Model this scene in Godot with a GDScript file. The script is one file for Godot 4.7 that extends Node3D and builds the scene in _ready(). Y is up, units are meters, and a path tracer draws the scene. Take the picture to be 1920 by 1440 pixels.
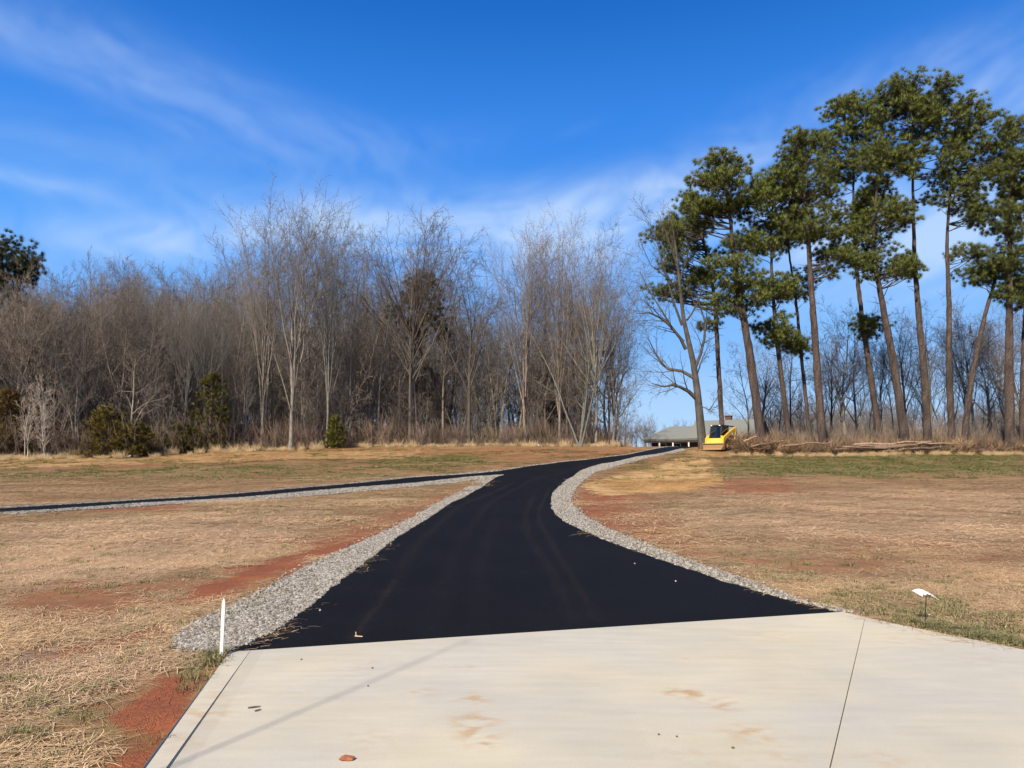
extends Node3D

# ---------------------------------------------------------------- picture geometry
const F := 1386.0          # focal length in photograph pixels (1920 x 1440)
const ROW0 := 870.0        # row of the true horizon
const EYE := 1.6
var pitch := atan2(ROW0 - 720.0, F)
var rng := RandomNumberGenerator.new()
var ztab := PackedFloat32Array()
var lump := FastNoiseLite.new()
var M := {}
var names := {}

# ---------------------------------------------------------------- mesh buffer
class Buf:
	var v := PackedVector3Array()
	var n := PackedVector3Array()
	var c := PackedColorArray()
	var i := PackedInt32Array()
	var uv := PackedVector2Array()
	var uv2 := PackedVector2Array()
	var col := Color(1, 1, 1)
	func vert(p: Vector3, nn: Vector3) -> int:
		v.append(p); n.append(nn); c.append(col)
		return v.size() - 1
	func tri(a: Vector3, b: Vector3, d: Vector3, flat_n := Vector3.ZERO) -> void:
		var nn := (d - a).cross(b - a).normalized() if flat_n == Vector3.ZERO else flat_n
		var k := v.size()
		v.append(a); v.append(b); v.append(d)
		for q in 3:
			n.append(nn); c.append(col)
		i.append(k); i.append(k + 1); i.append(k + 2)
	func quad(a: Vector3, b: Vector3, d: Vector3, e: Vector3) -> void:
		# corners clockwise seen from the front
		var nn := (e - a).cross(b - a).normalized()
		if nn == Vector3.ZERO:
			nn = (d - b).cross(b - a).normalized()
		var k := v.size()
		v.append(a); v.append(b); v.append(d); v.append(e)
		for q in 4:
			n.append(nn); c.append(col)
		i.append_array(PackedInt32Array([k, k + 1, k + 2, k, k + 2, k + 3]))
	func hexa(p: Array) -> void:
		# p: 4 bottom corners counter-clockwise seen from above, then the 4 above them
		quad(p[4], p[7], p[6], p[5])
		quad(p[0], p[1], p[2], p[3])
		for k in 4:
			var m := (k + 1) % 4
			quad(p[k], p[k + 4], p[m + 4], p[m])
	func box(lo: Vector3, hi: Vector3) -> void:
		hexa([Vector3(lo.x, lo.y, hi.z), Vector3(hi.x, lo.y, hi.z), Vector3(hi.x, lo.y, lo.z), Vector3(lo.x, lo.y, lo.z),
			Vector3(lo.x, hi.y, hi.z), Vector3(hi.x, hi.y, hi.z), Vector3(hi.x, hi.y, lo.z), Vector3(lo.x, hi.y, lo.z)])
	func prism(poly: Array, z0: float, z1: float) -> void:
		# poly: Vector2(x, y) counter-clockwise seen from +z, extruded z0..z1 (z1 > z0)
		var pv := PackedVector2Array(poly)
		var ix := Geometry2D.triangulate_polygon(pv)
		for t in range(0, ix.size(), 3):
			var a := pv[ix[t]]; var b := pv[ix[t + 1]]; var d := pv[ix[t + 2]]
			if (b - a).cross(d - a) < 0:
				var s := b; b = d; d = s
			tri(Vector3(a.x, a.y, z1), Vector3(d.x, d.y, z1), Vector3(b.x, b.y, z1), Vector3(0, 0, 1))
			tri(Vector3(a.x, a.y, z0), Vector3(b.x, b.y, z0), Vector3(d.x, d.y, z0), Vector3(0, 0, -1))
		for k in pv.size():
			var a := pv[k]; var b := pv[(k + 1) % pv.size()]
			quad(Vector3(a.x, a.y, z1), Vector3(a.x, a.y, z0), Vector3(b.x, b.y, z0), Vector3(b.x, b.y, z1))
	func tube(pts: PackedVector3Array, rad: PackedFloat32Array, sides: int, capped := false) -> void:
		var m := pts.size()
		var start := v.size()
		var u := Vector3.ZERO
		for k in m:
			var dir := (pts[mini(k + 1, m - 1)] - pts[maxi(k - 1, 0)]).normalized()
			if k == 0:
				u = dir.cross(Vector3.RIGHT if absf(dir.x) < 0.8 else Vector3.BACK).normalized()
			else:
				u = (u - dir * u.dot(dir)).normalized()
			var w := dir.cross(u)
			for s in sides:
				var a := TAU * s / sides
				var o := u * cos(a) + w * sin(a)
				v.append(pts[k] + o * rad[k]); n.append(o); c.append(col)
		for k in m - 1:
			for s in sides:
				var a := start + k * sides + s
				var b := start + k * sides + (s + 1) % sides
				i.append(a); i.append(a + sides); i.append(b + sides)
				i.append(a); i.append(b + sides); i.append(b)
		if capped:
			for e in [0, m - 1]:
				var nn: Vector3 = (pts[e] - pts[1 if e == 0 else m - 2]).normalized()
				var k0 := vert(pts[e], nn)
				for s in sides:
					vert(v[start + e * sides + s], nn)
				for s in sides:
					var a := k0 + 1 + s
					var b := k0 + 1 + (s + 1) % sides
					if e == 0:
						i.append(k0); i.append(a); i.append(b)
					else:
						i.append(k0); i.append(b); i.append(a)
	func spike(a: Vector3, b: Vector3, r: float) -> void:
		# a three-sided twig that runs to a point
		var dir := (b - a).normalized()
		var u := dir.cross(Vector3.RIGHT if absf(dir.x) < 0.8 else Vector3.BACK).normalized()
		var w := dir.cross(u)
		var k := v.size()
		for s in 3:
			var o := u * cos(TAU * s / 3) + w * sin(TAU * s / 3)
			v.append(a + o * r); n.append(o); c.append(col)
		v.append(b); n.append(dir); c.append(col)
		for s in 3:
			i.append(k + s); i.append(k + 3); i.append(k + (s + 1) % 3)
	func mesh(m: Material) -> ArrayMesh:
		var arr := []
		arr.resize(Mesh.ARRAY_MAX)
		arr[Mesh.ARRAY_VERTEX] = v; arr[Mesh.ARRAY_NORMAL] = n; arr[Mesh.ARRAY_COLOR] = c; arr[Mesh.ARRAY_INDEX] = i
		if uv.size(): arr[Mesh.ARRAY_TEX_UV] = uv
		if uv2.size(): arr[Mesh.ARRAY_TEX_UV2] = uv2
		var am := ArrayMesh.new()
		am.add_surface_from_arrays(Mesh.PRIMITIVE_TRIANGLES, arr)
		am.surface_set_material(0, m)
		return am

# ---------------------------------------------------------------- small helpers
func rf(a: float, b: float) -> float: return rng.randf_range(a, b)
func rv() -> Vector3: return Vector3(rf(-1, 1), rf(-1, 1), rf(-1, 1))
func lin(r: float, g: float, b: float) -> Color: return Color(r, g, b).linear_to_srgb()

func mat(col: Color, rough := 0.85, metal := 0.0, vcol := false) -> StandardMaterial3D:
	var m := StandardMaterial3D.new()
	m.albedo_color = col; m.roughness = rough; m.metallic = metal
	m.vertex_color_use_as_albedo = vcol
	return m

func numbered(n: String) -> String:
	names[n] = names.get(n, -1) + 1
	return n if names[n] == 0 else "%s_%03d" % [n, names[n]]

func tag(o: Node, label: String, category := "", group := "", kind := "") -> void:
	o.set_meta("label", label)
	if category: o.set_meta("category", category)
	if group: o.set_meta("group", group)
	if kind: o.set_meta("kind", kind)

func part(called: String, me: Mesh, parent: Node) -> MeshInstance3D:
	var o := MeshInstance3D.new()
	o.name = called; o.mesh = me
	parent.add_child(o, true)
	return o

func top(called: String, me: Mesh, label: String, category: String, group := "") -> MeshInstance3D:
	var o := MeshInstance3D.new()
	o.name = numbered(called); o.mesh = me
	add_child(o, true)
	tag(o, label, category, group)
	return o

func root_of(called: String, where: Vector3, label: String, category: String, group := "", turn := 0.0) -> Node3D:
	var o := Node3D.new()
	o.name = numbered(called)
	add_child(o, true)
	o.position = where; o.rotation.y = turn
	tag(o, label, category, group)
	return o

func structure(called: String, me: Mesh, label: String) -> MeshInstance3D:
	var o := MeshInstance3D.new()
	o.name = called; o.mesh = me
	add_child(o, true)
	tag(o, label, called.replace("_", " "), "", "structure")
	return o

func scatter(called: String, me: Mesh, xf: Array, cols: PackedColorArray, label: String, category: String, parent: Node = null) -> MultiMeshInstance3D:
	var mm := MultiMesh.new()
	mm.transform_format = MultiMesh.TRANSFORM_3D
	mm.use_colors = cols.size() > 0
	mm.mesh = me
	mm.instance_count = xf.size()
	for k in xf.size():
		mm.set_instance_transform(k, xf[k])
		if cols.size(): mm.set_instance_color(k, cols[k])
	var o := MultiMeshInstance3D.new()
	o.multimesh = mm
	if parent:
		o.name = called
		parent.add_child(o, true)
		o.set_meta("kind", "stuff")
		if label: o.set_meta("label", label)
	else:
		o.name = numbered(called)
		add_child(o, true)
		tag(o, label, category, "", "stuff")
	return o

# ---------------------------------------------------------------- terrain
func make_terrain_table() -> void:
	ztab.append(0.0)
	for k in range(1, 1000):
		var d := k * 0.25 - 0.125
		var s := 0.0083 + 0.001166 * d
		if d > 64.3: s = lerpf(0.0833, -0.07, clampf((d - 64.3) / 13.0, 0, 1))
		if d > 98: s = lerpf(-0.07, 0.0, clampf((d - 98.0) / 30.0, 0, 1))
		ztab.append(ztab[k - 1] + s * 0.25)
	lump.seed = 5; lump.frequency = 0.06; lump.fractal_octaves = 2

func hgt(x: float, z: float) -> float:
	var d := clampf(-z, 0.0, 249.0) * 4.0
	var k := int(d)
	var base := lerpf(ztab[k], ztab[mini(k + 1, 999)], d - k)
	var w := clampf((-z - 8.0) / 14.0, 0, 1)
	return base + lump.get_noise_2d(x, z) * 0.16 * w

func on_ground(x: float, z: float, up := 0.0) -> Vector3: return Vector3(x, hgt(x, z) + up - 0.02, z)   # the soil lies a little below the paved level

func ray(px: float, py: float) -> Vector3:
	# direction of a photograph pixel, scaled so that it runs one metre forward
	var a := (px - 960.0) / F
	var b := -(py - 720.0) / F
	var y := b * cos(pitch) + sin(pitch)
	var z := cos(pitch) - b * sin(pitch)
	return Vector3(a / z, y / z, -1.0)

func at(px: float, py: float, d: float) -> Vector3: return Vector3(0, EYE, 0) + ray(px, py) * d

func gp(px: float, py: float) -> Vector3:
	# where the line of sight of a pixel meets the ground
	var r := ray(px, py)
	var best := 1e9
	var bd := 70.0
	var last := 1e9
	for k in range(8, 300):
		var d := k * 0.25
		var gap := EYE + r.y * d - hgt(r.x * d, -d)
		if gap <= 0.0:
			var dd := d - 0.25 * (-gap) / maxf(last - gap, 1e-6)
			return on_ground(r.x * dd, -dd)
		if gap / d < best:
			best = gap / d; bd = d
		last = gap
	return on_ground(r.x * bd, -bd)

func g2(px: float, py: float) -> Vector2:
	var p := gp(px, py)
	return Vector2(p.x, p.z)

func trail(pix: Array, per := 5) -> PackedVector2Array:
	# a smooth line through ground points given as pixels
	var w := PackedVector2Array()
	for p in pix: w.append(g2(p[0], p[1]))
	var o := PackedVector2Array()
	for k in w.size() - 1:
		for s in per:
			o.append(w[k].cubic_interpolate(w[k + 1], w[maxi(k - 1, 0)], w[mini(k + 2, w.size() - 1)], float(s) / per))
	o.append(w[w.size() - 1])
	return o

func patch(pix: Array) -> PackedVector2Array:
	var w := PackedVector2Array()
	for p in pix: w.append(g2(p[0], p[1]))
	return w

func rev(a: PackedVector2Array) -> PackedVector2Array:
	var b := a.duplicate()
	b.reverse()
	return b

func drape(poly: PackedVector2Array, off: float, skirt: float, cell: float, m: Material, uvf: Callable) -> ArrayMesh:
	var b := Buf.new()
	var lo := poly[0]
	var hi := poly[0]
	for p in poly:
		lo = lo.min(p); hi = hi.max(p)
	var nx := int(ceil((hi.x - lo.x) / cell))
	var nz := int(ceil((hi.y - lo.y) / cell))
	for ix in nx:
		var x0 := lo.x + ix * cell
		var strip := Geometry2D.intersect_polygons(poly, PackedVector2Array([Vector2(x0, lo.y - 1), Vector2(x0 + cell, lo.y - 1), Vector2(x0 + cell, hi.y + 1), Vector2(x0, hi.y + 1)]))
		for sp in strip:
			for iz in nz:
				var z0 := lo.y + iz * cell
				for pc in Geometry2D.intersect_polygons(sp, PackedVector2Array([Vector2(x0 - 1, z0), Vector2(x0 + cell + 1, z0), Vector2(x0 + cell + 1, z0 + cell), Vector2(x0 - 1, z0 + cell)])):
					var idx := Geometry2D.triangulate_polygon(pc)
					var k0 := b.v.size()
					for p in pc:
						var nn := Vector3(hgt(p.x - 0.3, p.y) - hgt(p.x + 0.3, p.y), 0.6, hgt(p.x, p.y - 0.3) - hgt(p.x, p.y + 0.3)).normalized()
						b.vert(on_ground(p.x, p.y, off), nn)
						b.uv.append(p); b.uv2.append(uvf.call(p.x, p.y))
					for t in range(0, idx.size(), 3):
						var p0: Vector2 = pc[idx[t]]; var p1: Vector2 = pc[idx[t + 1]]; var p2: Vector2 = pc[idx[t + 2]]
						var flip := (p1 - p0).cross(p2 - p0) < 0
						b.i.append(k0 + idx[t])
						b.i.append(k0 + idx[t + (2 if flip else 1)])
						b.i.append(k0 + idx[t + (1 if flip else 2)])
	if skirt > 0:
		var cw := Geometry2D.is_polygon_clockwise(poly)
		for k in poly.size():
			var p := poly[k]
			var q := poly[(k + 1) % poly.size()]
			var a := on_ground(p.x, p.y, off)
			var e := on_ground(q.x, q.y, off)
			var dn := Vector3(0, -skirt, 0)
			if cw: b.quad(e, e + dn, a + dn, a)
			else: b.quad(a, a + dn, e + dn, e)
			for s in 4:
				b.uv.append(p); b.uv2.append(uvf.call(p.x, p.y))
	return b.mesh(m)

# ---------------------------------------------------------------- maps of ground colour
const MX0 := -48.0
const MX1 := 48.0
const MW := 1536
const MH := 1024
func map_uv(x: float, z: float) -> Vector2:
	return Vector2((x - MX0) / (MX1 - MX0), sqrt(absf(-z - 2.0) / 82.0))
func map_d(v: float) -> float: return 2.0 + 82.0 * v * v

var wred := PackedFloat32Array()
var wgreen := PackedFloat32Array()
var wyellow := PackedFloat32Array()
var wgrey := PackedFloat32Array()
var wpale := PackedFloat32Array()
var edge_noise := FastNoiseLite.new()

func stain(w: PackedFloat32Array, pix: Array, amount: float, soft: float) -> void:
	# adds a patch with a ragged outline to one of the maps
	var poly := patch(pix)
	var lo := poly[0]; var hi := poly[0]
	for p in poly:
		lo = lo.min(p); hi = hi.max(p)
	lo -= Vector2(soft, soft) * 2; hi += Vector2(soft, soft) * 2
	var u0 := map_uv(lo.x, hi.y); var u1 := map_uv(hi.x, lo.y)
	for iy in range(clampi(int(u0.y * MH), 0, MH - 1), clampi(int(u1.y * MH) + 1, 0, MH - 1)):
		var z := -map_d((iy + 0.5) / MH)
		for ix in range(clampi(int(u0.x * MW), 0, MW - 1), clampi(int(u1.x * MW) + 1, 0, MW - 1)):
			var x := MX0 + (MX1 - MX0) * (ix + 0.5) / MW
			var s := soft * 1.6
			var q := Vector2(x + edge_noise.get_noise_2d(x, z) * s, z + edge_noise.get_noise_2d(x + 91.0, z) * s)
			var f := edge_noise.get_noise_2d(x * 3.1, z * 3.1 + 40.0)
			if Geometry2D.is_point_in_polygon(q, poly) and (f > -0.32 or amount > 0.88):
				var k := iy * MW + ix
				w[k] = maxf(w[k], amount * clampf(0.8 + f * 0.9, 0.25 if amount < 0.88 else 0.75, 1.0))

func look(w: PackedFloat32Array, x: float, z: float) -> float:
	var uv := map_uv(x, z)
	return w[clampi(int(uv.y * MH), 0, MH - 1) * MW + clampi(int(uv.x * MW), 0, MW - 1)]

func noise_img(w: int, h: int, seed_: int, freq: float, oct := 4) -> PackedByteArray:
	var n := FastNoiseLite.new()
	n.seed = seed_; n.frequency = freq; n.fractal_octaves = oct
	return n.get_image(w, h, false, false, false).get_data()

func straw_tile() -> Array:
	# stalk-litter grain: short strokes of differing tone, and the matching relief
	var S := 1024
	var im := Image.create(S, S, false, Image.FORMAT_RGB8)
	var hi := Image.create(S, S, false, Image.FORMAT_L8)
	im.fill(Color(0.8, 0.77, 0.74)); hi.fill(Color(0.2, 0.2, 0.2))
	for k in 8500:
		var p := Vector2(rf(0, S), rf(0, S))
		var dir := Vector2.from_angle(rf(0, TAU))
		var l := int(rf(12, 70))
		var t := rf(0.7, 1.0)
		var c := Color(t, t * rf(0.94, 0.98), t * rf(0.86, 0.95))
		var e := rf(0.3, 1.0)
		var bend := rf(-0.012, 0.012)
		for s in l:
			dir = dir.rotated(bend)
			p += dir
			var x := posmod(int(p.x), S); var y := posmod(int(p.y), S)
			im.set_pixel(x, y, c); hi.set_pixel(x, y, Color(e, e, e))
			x = posmod(x + 1, S)
			im.set_pixel(x, y, c); hi.set_pixel(x, y, Color(e, e, e))
	return [ImageTexture.create_from_image(im), ImageTexture.create_from_image(hi)]

func grain_tile(S: int, seed_: int, freq: float, lo: float, hi: float) -> ImageTexture:
	var n := FastNoiseLite.new()
	n.seed = seed_; n.frequency = freq; n.fractal_octaves = 4
	var im := n.get_seamless_image(S, S)
	im.convert(Image.FORMAT_L8)
	var d := im.get_data()
	for k in d.size():
		d[k] = int(lerpf(lo, hi, d[k] / 255.0) * 255.0)
	return ImageTexture.create_from_image(Image.create_from_data(S, S, false, Image.FORMAT_L8, d))

# ---------------------------------------------------------------- sky
func make_sky() -> Image:
	var W := 1800
	var H := 900
	var data := PackedFloat32Array()
	data.resize(W * H * 3)
	var nz := FastNoiseLite.new()
	nz.seed = 11; nz.frequency = 1.0; nz.fractal_octaves = 5
	var nw := FastNoiseLite.new()
	nw.seed = 23; nw.frequency = 0.6; nw.fractal_octaves = 3
	# wisps: column, row, half width, half height, tilt, strength
	var wisps := []
	for q in [[60, 90, 230, 34, 0.16, 0.62], [330, 150, 330, 55, 0.24, 0.36], [190, 78, 130, 16, 0.05, 0.25], [520, 225, 330, 48, 0.12, 0.24], [30, 332, 120, 15, 0.06, 0.6], [130, 290, 280, 52, 0.0, 0.34], [420, 275, 250, 36, -0.08, 0.22],
			[350, 455, 330, 42, -0.12, 0.42], [640, 400, 280, 46, -0.05, 0.34], [900, 430, 260, 60, -0.1, 0.36], [1150, 400, 210, 60, -0.25, 0.52], [1310, 340, 190, 46, -0.42, 0.38],
			[1080, 243, 50, 11, -0.3, 0.2], [1890, 175, 150, 55, 0.1, 0.55], [1720, 120, 260, 36, -0.1, 0.22], [1780, 430, 250, 95, -0.15, 0.55], [1560, 420, 190, 70, 0.1, 0.4], [1500, 300, 180, 60, -0.4, 0.25], [1080, 500, 300, 50, 0.0, 0.25], [760, 280, 240, 34, -0.2, 0.16]]:
		var r := ray(q[0], q[1])
		wisps.append([atan2(r.x, 1.0), atan2(r.y, sqrt(1 + r.x * r.x)), q[2] / F, q[3] / F, -q[4], q[5] * (0.8 if q[1] > 370 else (0.24 if q[0] < 1200 and q[1] != 332 else 0.42))])
	var stops := [[0.0, Vector3(0.50, 0.70, 0.93)], [4.0, Vector3(0.41, 0.64, 0.95)], [9.0, Vector3(0.22, 0.49, 0.95)], [16.0, Vector3(0.095, 0.36, 0.92)], [24.0, Vector3(0.042, 0.245, 0.79)], [34.0, Vector3(0.014, 0.138, 0.54)], [55.0, Vector3(0.010, 0.085, 0.38)], [90.0, Vector3(0.010, 0.075, 0.34)]]
	for y in H:
		var el := (0.5 - (y + 0.5) / H) * PI
		var deg := rad_to_deg(el)
		var base: Vector3 = stops[0][1]
		for k in stops.size() - 1:
			if deg >= stops[k][0]:
				base = (stops[k][1] as Vector3).lerp(stops[k + 1][1], smoothstep(0.0, 1.0, clampf((deg - stops[k][0]) / (stops[k + 1][0] - stops[k][0]), 0, 1)) * 0.35 + 0.65 * clampf((deg - stops[k][0]) / (stops[k + 1][0] - stops[k][0]), 0, 1))
		if el < 0:
			base = Vector3(0.34, 0.30, 0.24)
		for x in W:
			var c := base
			if el > 0:
				var az := wrapf((x + 0.5) / W * TAU, -PI, PI)   # column 0 looks along -Z
				var dir := Vector3(sin(az) * cos(el), sin(el), -cos(az) * cos(el))
				var q := Vector2(dir.x, dir.z) / (dir.y + 0.22)
				var warp := nw.get_noise_2d(q.x * 2.0, q.y * 2.0) * 0.12
				var tl := clampf(az * 0.45, -0.2, 0.3)
				var fa := az + el * tl + warp
				var fc := el - az * tl + warp * 0.5
				var fib := nz.get_noise_3d(fa * 5.0, fc * 24.0, 0.0) * 0.7 + nz.get_noise_3d(fa * 22.0, fc * 46.0, 5.0) * 0.3
				var am := 0.0
				if absf(az) < 0.9 and el < 0.9:
					for w in wisps:
						var dx: float = az - w[0]
						var dy: float = el - w[1]
						var a: float = (dx + dy * w[4]) / w[2]
						var b: float = (dy - dx * w[4]) / w[3]
						var e := a * a + b * b
						if e < 7.0: am += w[5] * exp(-e)
				else:
					am = 0.25 * smoothstep(-0.1, 0.5, nw.get_noise_2d(q.x * 0.6 + 7.0, q.y * 0.6))
				var cl := clampf(am * clampf(0.9 + fib * 1.15, 0.0, 1.8), 0, 0.55)
				c = base.lerp(Vector3(0.72, 0.86, 1.02), cl)
			var k := (y * W + x) * 3
			data[k] = c.x; data[k + 1] = c.y; data[k + 2] = c.z
	return Image.create_from_data(W, H, false, Image.FORMAT_RGBF, data.to_byte_array())

# ---------------------------------------------------------------- trees
class Grow:
	var wood: Buf = Buf.new()
	var twig: Buf = Buf.new()
	var seg := [7, 5, 3, 1, 1]
	var wander := [0.08, 0.17, 0.24, 0.25, 0.25]
	var up := [0.03, 0.07, 0.04, 0.02, 0.0]
	var kids := [14, 8, 7, 5, 0]
	var from := [0.35, 0.2, 0.12, 0.1, 0.0]
	var ang := [0.7, 0.65, 0.7, 0.75, 0.8]
	var ratio := [0.5, 0.5, 0.45, 0.55, 0.5]
	var fall := [0.5, 0.4, 0.4, 0.3, 0.3]
	var sides := [8, 5, 3, 3, 3]
	var thin := [0.85, 0.85, 0.8, 1.0, 1.0]
	var rr := [0.5, 0.5, 0.5, 0.6, 0.5]
	var rmin := 0.0105
	var bark := Color(0.30, 0.28, 0.255)
	var tip := Color(0.225, 0.20, 0.183)
	var lean := Vector3.ZERO

func branch(g: Grow, p: Vector3, dir: Vector3, length: float, r: float, lvl: int) -> void:
	if lvl >= 3:
		var e: Vector3 = p + (dir + rv() * 0.2 + Vector3.UP * g.up[lvl]).normalized() * length
		g.twig.col = g.tip * rf(0.8, 1.25)
		g.twig.spike(p, e, maxf(r, g.rmin))
		if lvl == 3:
			var ax := (e - p).normalized()
			var u := ax.cross(Vector3.RIGHT if absf(ax.x) < 0.8 else Vector3.BACK).normalized()
			for k in int(g.kids[3]):
				var t := lerpf(0.15, 0.95, (k + rf(0, 1)) / g.kids[3])
				var sd := u.rotated(ax, rf(0, TAU))
				var a: float = g.ang[3] * rf(0.6, 1.3)
				branch(g, p.lerp(e, t), (ax * cos(a) + sd * sin(a)).normalized(), length * g.ratio[3] * (1.0 - 0.4 * t) * rf(0.7, 1.3), g.rmin * 0.8, 4)
		return
	var pts := PackedVector3Array([p])
	var rad := PackedFloat32Array([r])
	var d := dir
	var ns: int = g.seg[lvl]
	for s in ns:
		d = (d + rv() * g.wander[lvl] + Vector3.UP * g.up[lvl] + g.lean * (0.1 if lvl == 1 else 0.0)).normalized()
		pts.append(pts[s] + d * (length / ns))
		rad.append(maxf(r * (1.0 - g.thin[lvl] * (s + 1.0) / ns), g.rmin))
	limb(g, pts, rad, length, lvl)

func limb(g: Grow, pts: PackedVector3Array, rad: PackedFloat32Array, length: float, lvl: int) -> void:
	var ns := pts.size() - 1
	var b: Buf = g.wood if lvl <= 1 else g.twig
	b.col = (g.bark if lvl <= 1 else g.bark.lerp(g.tip, 0.6)) * rf(0.85, 1.2)
	if lvl == 0:
		rad[0] = rad[0] * 1.25
	b.tube(pts, rad, g.sides[lvl])
	var n: int = g.kids[lvl]
	var phase := rf(0, TAU)
	for k in n:
		var t := lerpf(g.from[lvl], 1.0, (k + rf(0.1, 0.9)) / n)
		var f := t * ns
		var s := mini(int(f), ns - 1)
		var q := pts[s].lerp(pts[s + 1], f - s)
		var dir := (pts[s + 1] - pts[s]).normalized()
		var r := lerpf(rad[s], rad[s + 1], f - s)
		phase += 2.4 + rf(-0.5, 0.5)
		var u := dir.cross(Vector3.RIGHT if absf(dir.x) < 0.8 else Vector3.BACK).normalized()
		var side := u.rotated(dir, phase)
		var a: float = g.ang[lvl] * rf(0.7, 1.3)
		branch(g, q, (dir * cos(a) + side * sin(a)).normalized(), length * g.ratio[lvl] * (1.0 - g.fall[lvl] * t) * rf(0.7, 1.25), maxf(r * g.rr[lvl], g.rmin), lvl + 1)

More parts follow.
